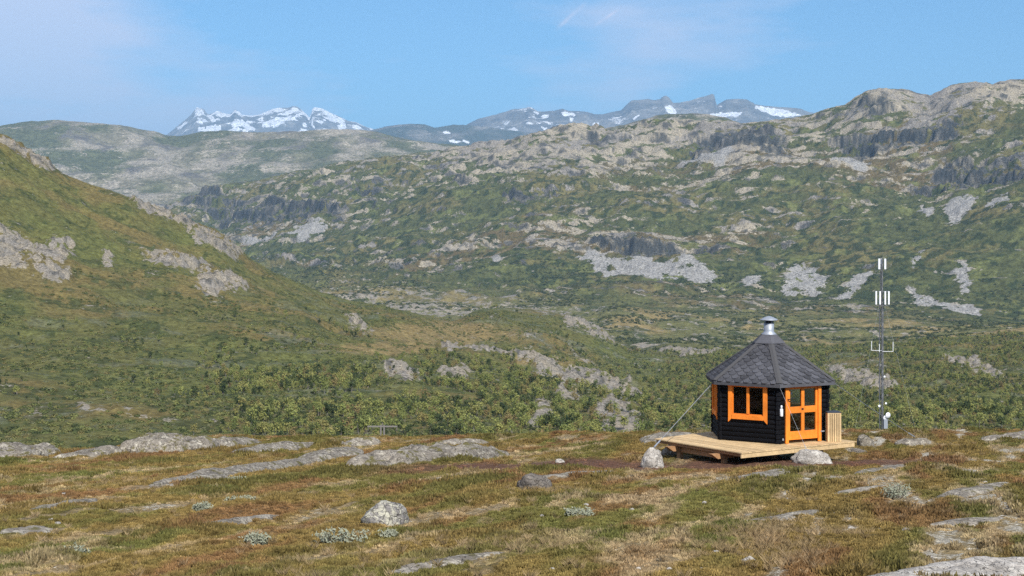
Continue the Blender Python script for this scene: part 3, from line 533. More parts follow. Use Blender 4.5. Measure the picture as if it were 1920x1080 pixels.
# low country all round, out to the horizon
ring = MB(); N = 96; radii = [90, 400, 1500, 5000, 16000, 45000]; base_z = [-90, -130, -170, -240, -260, -260]
vs_ = []; fs_ = []
for j, (r, z) in enumerate(zip(radii, base_z)):
    for k in range(N): t = 2 * math.pi * k / N; vs_.append((r * math.cos(t), r * math.sin(t), z))
fs_.append(tuple(range(N)))
for j in range(len(radii) - 1):
    for k in range(N): fs_.append((j * N + k, (j + 1) * N + k, (j + 1) * N + (k + 1) % N, j * N + (k + 1) % N))
t = NT('low_country_heath'); p = t.pos(); t.done(t.ramp(t.noise(p, 0.004, 6), [(0.3, (0.05, 0.065, 0.025)), (0.55, (0.11, 0.095, 0.04)), (0.7, (0.28, 0.25, 0.2))]), 0.95, 0.05)
lc = mesh_py('low_country', vs_, fs_, None, t.m, True); lc['kind'] = 'structure'

# ------------------------------------------------------------------ hut materials
def wood_mat(name, c0, c1, grain=(1.5, 1.5, 1.5), rough=0.75, var=0.12, spec=0.2):
    t = NT(name); oi = t.node('ShaderNodeObjectInfo'); p = t.pos('obj', grain)
    n = t.noise(p, 6, 5, 0.65, 0.4); n2 = t.noise(t.pos('obj'), 2.2, 4, 0.6)
    c = t.mix(c0, c1, t.ramp(n, [(0.3, 0.0), (0.7, 1.0)])); c = t.mix(c, t.ramp(n2, [(0.3, 0.78), (0.7, 1.12)]), 1.0, 'MULTIPLY'); c = t.mix(c, t.ramp(t.noise(t.pos('obj', (1, 1, 0.5)), 13, 5, 0.75), [(0.32, 0.78), (0.5, 1.0)]), 1.0, 'MULTIPLY')
    c = t.mix(c, t.ramp(oi.outputs['Random'], [(0.0, 1 - var), (1.0, 1 + var)]), 1.0, 'MULTIPLY')
    t.bump(n, 0.25, 0.004); return t.done(c, rough, spec)
m_log = wood_mat('tarred_black_log', (0.0035, 0.0038, 0.0055), (0.0075, 0.0078, 0.010), (2, 2, 14), 0.75, 0.3, 0.10)
m_orange = wood_mat('orange_painted_wood', (0.80, 0.215, 0.022), (0.87, 0.265, 0.033), (3, 3, 3), 0.6, 0.08, 0.25)
m_pine = wood_mat('new_pine_board', (0.50, 0.345, 0.175), (0.66, 0.49, 0.275), (2.5, 2.5, 9), 0.75, 0.2)
m_beam = wood_mat('rough_pine_beam', (0.34, 0.175, 0.08), (0.46, 0.26, 0.13), (3, 3, 8), 0.8, 0.1)
t = NT('bitumen_shingle'); oi = t.node('ShaderNodeObjectInfo'); p = t.pos('world')
c = t.mix((0.042, 0.043, 0.050), (0.088, 0.088, 0.097), t.ramp(t.noise(p, 60, 4, 0.8), [(0.35, 0.0), (0.65, 1.0)]))
c = t.mix(c, t.ramp(oi.outputs['Random'], [(0.0, 0.66), (1.0, 1.3)]), 1.0, 'MULTIPLY'); c = t.mix(c, t.ramp(t.noise(p, 2.2, 4), [(0.3, 0.85), (0.7, 1.2)]), 1.0, 'MULTIPLY')
t.bump(t.noise(p, 220, 2), 0.5, 0.003); m_shingle = t.done(c, 0.9, 0.25)
t = NT('bitumen_hip_strip'); p = t.pos('world'); m_hip = t.done(t.mix((0.055, 0.054, 0.058), (0.088, 0.086, 0.086), t.noise(p, 25, 4, 0.7)), 0.9, 0.25)
t = NT('galvanised_steel'); p = t.pos('world'); m_galv = t.done(t.mix((0.26, 0.285, 0.32), (0.42, 0.45, 0.50), t.noise(p, 14, 4, 0.7)), 0.55, 0.4, 0.45)
t = NT('black_metal'); m_blackm = t.done((0.012, 0.012, 0.013), 0.5, 0.4)
t = NT('white_plastic'); m_whitep = t.done((0.80, 0.81, 0.83), 0.4, 0.4)
t = NT('dark_grey_lid'); m_lid = t.done((0.045, 0.052, 0.065), 0.6, 0.3)
t = NT('steel_wire'); m_wire = t.done((0.45, 0.46, 0.47), 0.45, 0.5, 0.6)
t = NT('inner_timber'); m_inner = t.done((0.16, 0.085, 0.04), 0.8, 0.2)
gm = bpy.data.materials.new('window_glass'); gm.use_nodes = True; gn = gm.node_tree.nodes; gn.clear(); gl = gm.node_tree.links
go = gn.new('ShaderNodeOutputMaterial'); gt = gn.new('ShaderNodeBsdfTransparent'); gt.inputs[0].default_value = (0.78, 0.80, 0.80, 1); gg = gn.new('ShaderNodeBsdfGlossy'); gg.inputs['Roughness'].default_value = 0.02
gf = gn.new('ShaderNodeFresnel'); gf.inputs['IOR'].default_value = 1.5; gx = gn.new('ShaderNodeMixShader'); gl.new(gf.outputs[0], gx.inputs[0]); gl.new(gt.outputs[0], gx.inputs[1]); gl.new(gg.outputs[0], gx.inputs[2]); gl.new(gx.outputs[0], go.inputs[0])
m_glass = gm

# ------------------------------------------------------------------ the hut
DZ = -5.5                                   # top of the deck
SIDE = 1.79
HC = Vector((7.63, 41.18, DZ)); HA = math.radians(268)
hut = empty('grill_hut', HC); tag(hut, 'small black six-sided log hut with orange window frames and shingled roof', 'hut')
def hexc(r, z, k): a = HA + k * math.pi / 3; return Vector((r * math.cos(a), r * math.sin(a), z))
WALL_H, NLOG = 1.76, 13
LH = WALL_H / NLOG
def wall_frame(k):
    a, b = hexc(SIDE, 0, k), hexc(SIDE, 0, k + 1); ex = (b - a).normalized(); en = Vector((ex.y, -ex.x, 0)); return frame(a, ex, en, Vector((0, 0, 1)))
WIN = (0.36, 1.40, 0.76, 1.62); DOOR = (0.25, 1.45, 0.06, 1.66)
opening = {0: DOOR, 5: WIN, 4: WIN, 2: WIN, 1: None, 3: None}
def log_mesh(mb, x0, x1, z0, M):
    # rounded outer face, flat back
    h = LH; prof_ = [(-0.035, 0.0), (0.012, 0.004), (0.030, h * 0.25), (0.034, h * 0.5), (0.030, h * 0.75), (0.012, h - 0.004), (-0.035, h)]
    n = len(prof_); vs = [M @ Vector((x, y, z0 + z)) for x in (x0, x1) for y, z in prof_]
    mb.add(vs, [tuple(range(n)), tuple(range(2 * n - 1, n - 1, -1))] + [(i, n + i, n + (i + 1) % n, (i + 1) % n) for i in range(n)])
for k in range(6):
    M = wall_frame(k); op = opening[k]
    for i in range(NLOG):
        z0 = i * LH; segs = [(0.03, SIDE - 0.03)]
        if op and z0 + LH * 0.5 > op[2] and z0 + LH * 0.5 < op[3]: segs = [(0.03, op[0] + 0.02), (op[1] - 0.02, SIDE - 0.03)]
        for x0, x1 in segs:
            mb = MB(); log_mesh(mb, x0, x1, z0, M); mb.build('wall_log', m_log, hut)
for k in range(6):                          # log ends crossing at each corner
    c = hexc(SIDE, 0, k); d = Vector((c.x, c.y, 0)).normalized(); s = Vector((-d.y, d.x, 0)); M = frame(Vector((0, 0, 0)), s, d, Vector((0, 0, 1)))
    mb = MB()
    for i in range(NLOG):
        z0 = i * LH
        mb.box(-0.075, 0.075, SIDE - 0.05, SIDE + (0.055 if i % 2 else 0.04), z0 + 0.006, z0 + LH - 0.006, M, 0.012)
    mb.box(-0.06, 0.06, SIDE - 0.06, SIDE + 0.02, 0, WALL_H, M)
    mb.build('corner_post', m_log, hut)
fl = MB(); fl.prism([tuple(hexc(SIDE - 0.06, 0, k)[:2]) for k in range(6)], 0.004, 0.05); fl.build('floor', m_inner, hut)
# benches and the grill inside, glimpsed through the panes
mb = MB()
for k in (1, 2, 3, 4):
    M = wall_frame(k); mb.box(0.28, SIDE - 0.28, -0.52, -0.12, 0.36, 0.42, M)
mb.build('bench', m_inner, hut)
gr = MB(); gr.lathe([(0.34, 0.05), (0.34, 0.55), (0.42, 0.58), (0.42, 0.66), (0.30, 0.67)], 16); gr.build('grill_hearth', m_blackm, hut); MB().lathe([(0.30, 1.55), (0.12, 2.1), (0.12, 2.6)], 16, caps=False).build('smoke_hood', m_blackm, hut)

def board(name, x0, x1, z0, z1, M, mat, parent, y0=0.035, y1=0.068): return MB().box(x0, x1, y0, y1, z0, z1, M, 0.004).build(name, mat, parent)
def window_unit(k):
    M = wall_frame(k); x0, x1, z0, z1 = WIN
    # sash lying in the opening
    mb = MB()
    for a in ((x0 + 0.02, x0 + 0.07, z0, z1), (x1 - 0.07, x1 - 0.02, z0, z1), (x0 + 0.07, x1 - 0.07, z0, z0 + 0.045), (x0 + 0.07, x1 - 0.07, z1 - 0.045, z1)): mb.box(a[0], a[1], -0.02, 0.033, a[2], a[3], M)
    win = mb.build('window', m_orange, hut)
    xm = (x0 + x1) / 2
    board('mullion', xm - 0.04, xm + 0.04, z0 + 0.046, z1 - 0.046, M, m_orange, win, -0.018, 0.05)
    for s, xa in ((-1, x0), (1, x1)):       # side boards whose feet hang below the sill, cut on the slant
        xa0, xa1 = (xa - 0.075, xa + 0.045) if s < 0 else (xa - 0.045, xa + 0.075)
        zt, zb = z1 + 0.07, z0 - 0.21
        o, i_ = (xa0, xa1) if s < 0 else (xa1, xa0)
        poly = [(o, zb), (o, zt), (i_, zt), (i_, zb + 0.12)]
        if s > 0: poly = poly[::-1]
        Mp = M @ frame(Vector((0, 0, 0)), Vector((1, 0, 0)), Vector((0, 0, 1)), Vector((0, -1, 0)))
        MB().prism(poly, -0.072, -0.037, Mp).build('casing', m_orange, win)
    board('head_board', x0 - 0.10, x1 + 0.10, z1 - 0.02, z1 + 0.095, M, m_orange, win, 0.05, 0.088)
    board('sill_board', x0 + 0.045, x1 - 0.045, z0 - 0.115, z0 + 0.015, M, m_orange, win, 0.036, 0.082)
    for a, b in ((x0 + 0.07, xm - 0.04), (xm + 0.04, x1 - 0.07)): board('pane', a, b, z0 + 0.045, z1 - 0.045, M, m_glass, win, 0.004, 0.010)
for k in (5, 4, 2): window_unit(k)
# the door: two by two panes in an orange frame
M = wall_frame(0); x0, x1, z0, z1 = DOOR
mb = MB(); xm = (x0 + x1) / 2
for a in ((x0 + 0.06, x0 + 0.135, 0.12, z1 - 0.04), (x1 - 0.135, x1 - 0.06, 0.12, z1 - 0.04), (xm - 0.055, xm + 0.055, 0.34, z1 - 0.04), (x0 + 0.135, x1 - 0.135, 0.12, 0.34)): mb.box(a[0], a[1], -0.01, 0.045, a[2], a[3], M)
for a in ((x0 + 0.135, xm - 0.055), (xm + 0.055, x1 - 0.135)):
    for b in ((0.86, 1.04), (z1 - 0.12, z1 - 0.04)): mb.box(a[0], a[1], -0.01, 0.043, b[0], b[1], M)
door = mb.build('door', m_orange, hut)
for a in ((x0 + 0.135, xm - 0.055), (xm + 0.055, x1 - 0.135)):
    for b in ((0.34, 0.86), (1.04, z1 - 0.12)): board('pane', a[0], a[1], b[0], b[1], M, m_glass, door, 0.008, 0.014)
board('kick_board', x0 + 0.075, x1 - 0.075, 0.10, 0.21, M, m_orange, door, 0.046, 0.062)
board('lock_plate', xm - 0.05, xm + 0.02, 0.94, 0.99, M, m_blackm, door, 0.044, 0.058)
board('door_casing', x0 - 0.05, x0 + 0.06, 0.01, z1 + 0.05, M, m_orange, door, 0.036, 0.085)
board('door_casing', x1 - 0.06, x1 + 0.05, 0.01, z1 + 0.05, M, m_orange, door, 0.036, 0.085)
board('door_head', x0 + 0.062, x1 - 0.062, z1 - 0.03, z1 + 0.05, M, m_orange, door, 0.036, 0.080)
board('hinge', x1 + 0.015, x1 + 0.16, 0.27, 0.31, M, m_galv, door, 0.086, 0.10)
mb = MB(); mb.tube(M @ Vector((x0 + 0.02, 0.086, 1.27)), M @ Vector((x0 + 0.02, 0.15, 1.27)), 0.014); mb.tube(M @ Vector((x0 + 0.01, 0.14, 1.27)), M @ Vector((x0 + 0.22, 0.14, 1.30)), 0.014); mb.build('door_handle', m_blackm, door)
board('bracket', 0.10, 0.15, 0.10, 0.16, M, m_galv, hut, 0.036, 0.06)

# roof
RE, ZE, RT, ZT = 2.02, 1.715, 0.46, 2.745     # eave radius / height, top radius / height
mb = MB(); v = [hexc(RE, ZE, k) for k in range(6)] + [hexc(RT, ZT, k) for k in range(6)] + [hexc(RE - 0.03, ZE - 0.085, k) for k in range(6)] + [hexc(SIDE - 0.1, ZE + 0.03, k) for k in range(6)] + [hexc(RT - 0.05, ZT - 0.1, k) for k in range(6)]
f = []
for k in range(6):
    j = (k + 1) % 6; f += [(k, j, 6 + j, 6 + k), (12 + k, 12 + j, j, k), (18 + k, 18 + j, 12 + j, 12 + k), (24 + k, 24 + j, 18 + j, 18 + k), (6 + k, 6 + j, 24 + j, 24 + k)]
mb.add(v, f); roof = mb.build('roof', m_shingle, hut)
def clip(poly, a, b, c):                    # keep a*x + b*y <= c
    out = []
    for i in range(len(poly)):
        p, q = poly[i], poly[(i + 1) % len(poly)]; dp, dq = a * p[0] + b * p[1] - c, a * q[0] + b * q[1] - c
        if dp <= 0: out.append(p)
        if dp * dq < 0: t = dp / (dp - dq); out.append((p[0] + (q[0] - p[0]) * t, p[1] + (q[1] - p[1]) * t))
    return out
rnd = random.Random(3)
TW, EX = 0.27, 0.147
hidden = MB()
for k in range(6):
    a, b, ta, tb = hexc(RE, ZE, k), hexc(RE, ZE, k + 1), hexc(RT, ZT, k), hexc(RT, ZT, k + 1)
    ex = (b - a).normalized(); mid = (a + b) / 2; up = ((ta + tb) / 2 - mid); L = up.length; up = up.normalized(); nn = ex.cross(up).normalized(); hw0, hw1 = (b - a).length / 2, (tb - ta).length / 2
    Mf = frame(mid, ex, up, nn); row = 0
    while row * EX < L:
        y0 = row * EX - 0.012; off = (row % 2) * TW / 2; nx = int(hw0 / TW) + 2
        for i in range(-nx, nx + 1):
            cx = i * TW + off; jx = rnd.uniform(-0.004, 0.004)
            poly = [(cx - TW * 0.20 + jx, y0), (cx + TW * 0.20 + jx, y0), (cx + TW * 0.492, y0 + EX * 0.86), (cx + TW * 0.492, y0 + EX * 1.25), (cx - TW * 0.492, y0 + EX * 1.25), (cx - TW * 0.492, y0 + EX * 0.86)]
            sl = (hw0 - hw1) / L; poly = clip(clip(clip(poly, 1, sl, hw0 - 0.01), -1, sl, hw0 - 0.01), 0, 1, L)
            poly = [q for q in poly if True]
            if len(poly) < 3: continue
            ar = 0.5 * sum(poly[q][0] * poly[(q + 1) % len(poly)][1] - poly[(q + 1) % len(poly)][0] * poly[q][1] for q in range(len(poly)))
            if ar < 0.002: continue
            n = len(poly)
            zt = lambda y: 0.030 - 0.024 * (y - y0) / (EX * 1.25)
            vs = [Mf @ Vector((x, y, 0.002)) for x, y in poly] + [Mf @ Vector((x, y, zt(y))) for x, y in poly]
            fs = [tuple(range(n, 2 * n))] + [(q, (q + 1) % n, n + (q + 1) % n, n + q) for q in range(n)]
            if k in (0, 4, 5): mesh_py('roof_shingle', vs, fs, roof, m_shingle)
            else: hidden.add(vs, fs)
        row += 1
ho_ = hidden.build('rear_shingles', m_shingle, roof); ho_['kind'] = 'stuff'
for k in range(6):                           # strips over the hips
    a, b = hexc(RE + 0.012, ZE + 0.012, k), hexc(RT, ZT + 0.012, k); r = Vector((a.x, a.y, 0)).normalized(); s = Vector((-r.y, r.x, 0)); upn = Vector((0, 0, 1))
    dz = 0.040; wd = 0.085; dr = -0.052
    vs = []
    for p in (a, b):
        for o in (-1, 0, 1): vs.append(p + s * (wd * o) + (r * dr * abs(o)) * 0.9 + upn * (dz - 0.012 * abs(o)))
    vs2 = [q - upn * 0.014 for q in vs]
    fs = [(0, 1, 4, 3), (1, 2, 5, 4), (6, 9, 10, 7), (7, 10, 11, 8), (0, 6, 7, 1), (1, 7, 8, 2), (3, 4, 10, 9), (4, 5, 11, 10), (0, 3, 9, 6), (2, 8, 11, 5)]
    mesh_py('hip_cap', vs + vs2, fs, roof, m_hip)
for k in range(6):                           # eave boards
    a, b = hexc(RE - 0.005, ZE - 0.09, k), hexc(RE - 0.005, ZE - 0.09, k + 1); ex = (b - a).normalized(); en = Vector((ex.y, -ex.x, 0)); Me = frame(a, ex, en, Vector((0, 0, 1)))
    MB().box(0.005, (b - a).length - 0.005, -0.02, 0.006, -0.005, 0.085, Me).build('eave_board', m_shingle, roof)
# raised collar over the smoke opening, with a dark gap below
mb = MB(); zs = [(0.43, ZT - 0.02), (0.43, ZT + 0.035)]
mb.add([hexc(r, z, k) for r, z in zs for k in range(6)], [(k, (k + 1) % 6, 6 + (k + 1) % 6, 6 + k) for k in range(6)]); mb.build('collar_gap', m_blackm, roof)
mb = MB(); zs = [(0.40, ZT + 0.03), (0.52, ZT + 0.022), (0.50, ZT + 0.05), (0.25, ZT + 0.275), (0.10, ZT + 0.285)]
mb.add([hexc(r, z, k) for r, z in zs for k in range(6)], [(j * 6 + k, j * 6 + (k + 1) % 6, (j + 1) * 6 + (k + 1) % 6, (j + 1) * 6 + k) for j in range(len(zs) - 1) for k in range(6)]); mb.build('roof_collar', m_shingle, roof)
zb = ZT + 0.27
ch = MB().lathe([(0.225, zb), (0.225, zb + 0.015), (0.155, zb + 0.075), (0.150, zb + 0.10), (0.150, zb + 0.335), (0.135, zb + 0.336)], 24, caps=False).build('chimney', m_galv, roof, True)
mb = MB(); mb.lathe([(0.128, zb + 0.30), (0.128, zb + 0.42)], 20, caps=False)
mb.build('chimney_slot', m_blackm, roof)
mb = MB()
for q in range(4):
    an = q * math.pi / 2 + 0.5; mb.tube((0.14 * math.cos(an), 0.14 * math.sin(an), zb + 0.33), (0.14 * math.cos(an), 0.14 * math.sin(an), zb + 0.43), 0.014, n=6)
mb.build('cap_strut', m_galv, roof)
MB().lathe([(0.250, zb + 0.415), (0.270, zb + 0.425), (0.262, zb + 0.442), (0.120, zb + 0.515), (0.02, zb + 0.545)], 24).build('chimney_cap', m_galv, roof, True)

# fittings on the hut
M0 = wall_frame(0); Mw = frame(HC, Vector((1, 0, 0)), Vector((0, 1, 0)), Vector((0, 0, 1)))
fx = empty('wall_dispenser', HC + (M0 @ Vector((0.03, 0.10, 0.80)))); tag(fx, 'small white cylinder fixed to the dark corner between window and door', 'dispenser')
MB().lathe([(0.038, 0.0), (0.045, 0.01), (0.045, 0.20), (0.030, 0.215)], 14).build('body', m_whitep, fx, True)
MB().lathe([(0.026, 0.215), (0.026, 0.30), (0.016, 0.312)], 12).build('neck', m_whitep, fx, True)
MB().box(-0.03, 0.03, 0.03, 0.07, 0.05, 0.25).build('wall_bracket', m_blackm, fx)
lamp = empty('hanging_lamp', HC + (M0 @ Vector((0.53, -0.14, 1.40)))); tag(lamp, 'white bowl lamp hanging behind the upper left door pane', 'lamp')
MB().lathe([(0.078, -0.02), (0.075, 0.02), (0.05, 0.055), (0.02, 0.07)], 16).build('lamp_shade', m_whitep, lamp, True)
MB().tube((0, 0, 0.07), (0, 0, 0.32), 0.006, n=6).build('cord', m_blackm, lamp)

# ------------------------------------------------------------------ the deck
N_, L_, R_ = Vector((6.24, 37.73, DZ)), Vector((4.166, 40.57, DZ)), Vector((9.892, 40.0, DZ))
eL = (L_ - N_).normalized(); eR = (R_ - N_).normalized(); LL, LR = (L_ - N_).length, (R_ - N_).length
deck = empty('wooden_deck', N_); tag(deck, 'raised platform of new pine boards under the black hut', 'deck')
MD = frame(Vector((0, 0, 0)), eR, Vector((-eR.y, eR.x, 0)), Vector((0, 0, 1)))
def DP(b, a, z): return eR * b + eL * a + Vector((0, 0, z))
BW = 0.121; nb = int((LR + 0.75) / BW)
def hexa(mb, p):   # eight corners: bottom four then top four
    mb.add(p, [(0, 3, 2, 1), (4, 5, 6, 7), (0, 1, 5, 4), (1, 2, 6, 5), (2, 3, 7, 6), (3, 0, 4, 7)])
for i in range(nb):
    b0, b1 = i * BW + 0.002, (i + 1) * BW - 0.004; a0 = -0.02 + rnd.uniform(-0.004, 0.004)
    if b0 > LR - 0.05: a0 = 1.15
    back = lambda b: LL + 0.16 * b + rnd.uniform(-0.003, 0.003)
    if i == 0: b0 = -0.01
    dzb = rnd.uniform(-0.002, 0.002); mb = MB(); hexa(mb, [DP(b, a, z + dzb) for z in (-0.028, 0.0) for b, a in ((b0, a0), (b1, a0), (b1, back(b1)), (b0, back(b0)))]); mb.build('deck_board', m_pine, deck)
def beam(name, b0, b1, a0, a1, z0, z1, mat=m_beam, cut=0.0):
    mb = MB(); hexa(mb, [DP(b0 + cut, a0, z0), DP(b1, a0, z0), DP(b1, a1, z0), DP(b0 + cut, a1, z0), DP(b0, a0, z1), DP(b1, a0, z1), DP(b1, a1, z1), DP(b0, a1, z1)]); return mb.build(name, mat, deck)
beam('fascia_board', 0.0, LR - 0.02, -0.004, 0.032, -0.150, -0.031, m_pine)
beam('rim_joist', 0.06, 0.10, 0.035, LL - 0.02, -0.12, -0.031)
beam('rim_joist', LR - 0.07, LR - 0.03, 0.035, LL * 0.3, -0.15, -0.031)
for a in (0.92, 2.72): beam('support_beam', -0.26, LR, a - 0.07, a + 0.07, -0.27, -0.125, m_beam, 0.22)
beam('rim_joist', 0.20, 0.245, 1.05, 2.6, -0.30, -0.125)
for i in range(1, 7): beam('joist', i * 0.62, i * 0.62 + 0.045, 0.04, LL, -0.122, -0.031)
for b in (0.25, 2.1, 3.9):
    for a in (0.92, 2.72):
        p = DP(b, a, 0) + N_; g = gz1(p.x, p.y) - DZ; beam('post', b - 0.06, b + 0.06, a - 0.06, a + 0.06, g - 0.1, -0.272)

# slatted bin on the deck beside the hut
bp = Vector((9.27, 40.10, DZ + 0.002)); ba = math.radians(3)
bin_ = empty('slatted_bin', bp, ba); tag(bin_, 'upright slatted pine bin with dark flat lid beside the hut', 'bin')
W2, H2 = 0.195, 0.80
MB().box(-W2 + 0.025, W2 - 0.025, -W2 + 0.025, W2 - 0.025, 0.03, H2 - 0.03).build('liner', m_blackm, bin_)
sw = 0.052
for face in range(4):
    Mr = Matrix.Rotation(face * math.pi / 2, 4, 'Z'); nsl = 6
    for i in range(nsl):
        cx = -W2 + 0.03 + (2 * W2 - 0.06) * i / (nsl - 1); MB().box(cx - sw / 2, cx + sw / 2, -W2 - 0.004, -W2 + 0.018, 0.0, H2, Mr, 0.003).build('slat', m_pine, bin_)
for z in (0.10, H2 - 0.12): MB().box(-W2 + 0.02, W2 - 0.02, -W2 + 0.02, W2 - 0.02, z, z + 0.05).build('rail', m_pine, bin_)
MB().box(-W2 - 0.005, W2 + 0.005, -W2 - 0.005, W2 + 0.005, H2 + 0.001, H2 + 0.02, None, 0.004).build('top_frame', m_pine, bin_)
MB().box(-W2 - 0.002, W2 + 0.002, -W2 + 0.01, W2 + 0.02, H2 + 0.022, H2 + 0.055, None, 0.006).build('lid', m_lid, bin_)

# ------------------------------------------------------------------ rocks
def rock_shape(rx, ry, rz, seed, sub=4, planes=9, rough=0.10, depth=0.62):
    bm = bmesh.new(); bmesh.ops.create_icosphere(bm, subdivisions=sub, radius=1); v = np.array([q.co[:] for q in bm.verts]); rs = np.random.RandomState(seed)
    for _ in range(planes):
        n = rs.normal(size=3); n[2] = abs(n[2]) * 0.8; n /= np.linalg.norm(n); d = rs.uniform(depth, 0.92); k = v @ n; m = k > d; v[m] -= np.outer(k[m] - d, n) * 0.93
    def n3(s, sd): return fbm(v[:, 0] * s + v[:, 2] * s * 0.73 + sd, v[:, 1] * s - v[:, 2] * s * 0.61, 3, seed + sd)
    nrm = v / np.linalg.norm(v, axis=1, keepdims=True)
    v = v + nrm * (rough * 1.4 * n3(1.3, 1) + rough * 0.7 * n3(3.7, 5) + rough * 0.35 * n3(11, 8))[:, None]
    v *= np.array([rx, ry, rz])
    for q, c in zip(bm.verts, v): q.co = c
    me = bpy.data.meshes.new('rock'); bm.to_mesh(me); bm.free(); me.polygons.foreach_set('use_smooth', [True] * len(me.polygons)); return me
def boulder(name, px, py, wpx, hpx, label, mat, seed, depth_ratio=0.8, rz=0.0, lean=0.0, group=None, cat='boulder', sub=4, planes=9, at=None, dcut=0.62):
    """boulder whose foot is seen at (px, py), wpx wide and hpx high in the photo"""
    p = ground_pt(px, py) if at is None else Vector(at); w_, h_ = wpx / F * p.y, hpx / F * p.y
    ry = w_ / 2 * depth_ratio
    o = link(name, rock_shape(w_ / 2 * 1.08, ry, h_ * 0.72, seed, sub, planes, 0.10, dcut), None, mat)
    c = Vector((p.x, p.y + ry * 0.8, 0)); o.location = (c.x, c.y, gz1(c.x, c.y) + h_ * 0.30); o.rotation_euler = (lean * 0.3, lean, rz)
    return tag(o, label, cat, group)
boulder('boulder', 1227, 868, 47, 37, 'upright pale boulder holding the wire at the left deck corner', m_white, 11, 0.75, 0.2, at=(3.78, 37.0, 0), dcut=0.72)
boulder('boulder', 1527, 864, 76, 27, 'long white boulder lying in front of the door side of the deck', m_white, 12, 0.55, 0.1, at=(8.33, 38.15, 0), dcut=0.75)
boulder('boulder', 1626, 838, 40, 24, 'round grey boulder just right of the deck corner', m_rock, 13, 0.9, 0.4)
boulder('boulder', 1718, 837, 62, 16, 'low pointed grey rock where the right guy wire is anchored', m_rock, 14, 0.8, 0.1)
boulder('boulder', 1608, 850, 36, 8, 'small flat dark stone below the deck right corner', m_drock, 15, 0.6, 0.2)
boulder('boulder', 721, 986, 86, 44, 'squat boulder with pale yellow lichen alone in the heather', m_ylich, 16, 0.75, 0.3, dcut=0.7)
boulder('boulder', 1006, 920, 66, 34, 'brownish slanting boulder in the reddish heath left of the deck', m_drock, 17, 0.8, 0.0, 0.25)
boulder('boulder', 1240, 847, 34, 22, 'grey boulder under the left corner of the deck', m_rock, 18, 0.9, 0.0, at=(4.75, 41.2, 0))
boulder('boulder', 1405, 1058, 26, 14, 'small white stone in dry grass at the bottom of the picture', m_white, 19, 0.8)
boulder('boulder', 1050, 868, 18, 7, 'small pale stone in red heath beyond the brownish boulder', m_white, 20)
SLABS = []
def slab_shape(rx, ry, rz, seed, sub=5):
    """bedrock: flat rounded top, stepped and cracked"""
    bm = bmesh.new(); bmesh.ops.create_icosphere(bm, subdivisions=sub, radius=1); v = np.array([q.co[:] for q in bm.verts])
    ang = np.arctan2(v[:, 1], v[:, 0]); rim = 1 + 0.22 * fbm(np.cos(ang) * 1.4 + seed, np.sin(ang) * 1.4, 3, seed) + 0.10 * fbm(np.cos(ang) * 5 + seed, np.sin(ang) * 5, 2, seed + 3)
    v[:, 0] *= rim; v[:, 1] *= rim; z = np.sign(v[:, 2]) * np.abs(v[:, 2]) ** 0.55
    wx, wy = v[:, 0] * rx, v[:, 1] * ry
    st = fbm(wx / 1.6 + seed, wy / 0.9, 3, seed + 5); z = z * (1 + 0.30 * st) + 0.16 * np.floor(2.5 * fbm(wx / 1.1 + seed, wy / 0.8, 2, seed + 9)) / 2.5
    z -= 0.22 * np.clip(1 - np.abs(fbm(wx / 0.9 + 5, wy / 0.7 + seed, 3, seed + 11)) / 0.06, 0, 1)
    z += 0.06 * fbm(wx / 0.25, wy / 0.25, 3, seed + 13)
    v = np.stack([wx, wy, z * rz], -1)
    for q, c in zip(bm.verts, v): q.co = c
    me = bpy.data.meshes.new('rock'); bm.to_mesh(me); bm.free(); me.polygons.foreach_set('use_smooth', [True] * len(me.polygons)); return me
def outcrop(p0, p1, width, height, label, seed, mat=m_rock, sub=5, sink=0.3, planes=14):
    a, b = ground_pt(*p0), ground_pt(*p1); c = (a + b) / 2; d = b - a; L = d.length
    o = link('rock_outcrop', slab_shape(L / 2 * 1.05, width / 2, height, seed, sub), None, mat)
    rz = math.atan2(d.y, d.x); o.rotation_euler = (0, -math.atan2(b.z - a.z, math.hypot(d.x, d.y)), rz); o.location = (c.x, c.y, c.z - height * sink)
    SLABS.append((c.x, c.y, rz, L / 2 * 1.02, width / 2 * 0.95)); return tag(o, label, 'rock')
outcrop((292, 914), (600, 862), 1.1, 0.24, 'long low grey rock slab slanting up towards the cracked outcrop', 31)
outcrop((570, 868), (672, 846), 1.3, 0.30, 'grey slab joining the long slanting slab to the cracked outcrop', 32)
outcrop((672, 880), (938, 852), 2.0, 0.62, 'broad cracked grey outcrop in the middle of the heath', 33, sink=0.35)
outcrop((240, 850), (400, 840), 2.0, 0.62, 'longest and highest rock on the left skyline', 34, sink=0.2)
outcrop((392, 838), (482, 832), 1.0, 0.38, 'pale rock ledge right of the highest skyline rock', 35, sink=0.3)
outcrop((436, 852), (588, 834), 1.1, 0.26, 'flat tilted slab on the crest behind the long slanting slab', 36)
outcrop((-40, 862), (88, 850), 2.4, 0.55, 'rounded pale rock at the left edge of the crest', 37, sink=0.3)
outcrop((110, 860), (232, 848), 1.0, 0.3, 'narrow pale slab between the left edge rock and the skyline rock', 38)
outcrop((640, 836), (702, 832), 1.2, 0.32, 'small pale rock on the crest beside the wooden pole', 39)
outcrop((818, 836), (905, 832), 1.3, 0.30, 'low grey rock on the middle of the crest', 40)
outcrop((1365, 905), (1530, 876), 0.7, 0.14, 'thin slab sloping up towards the long white boulder', 41)
outcrop((1560, 1110), (1990, 1062), 0.7, 0.16, 'large pale slab in the bottom right corner', 42, m_white)
outcrop((1845, 826), (1990, 820), 1.6, 0.32, 'pale broken rock on the right end of the crest', 43)
outcrop((1220, 832), (1300, 818), 2.0, 0.32, 'pale rock on the crest behind the deck left corner', 44)
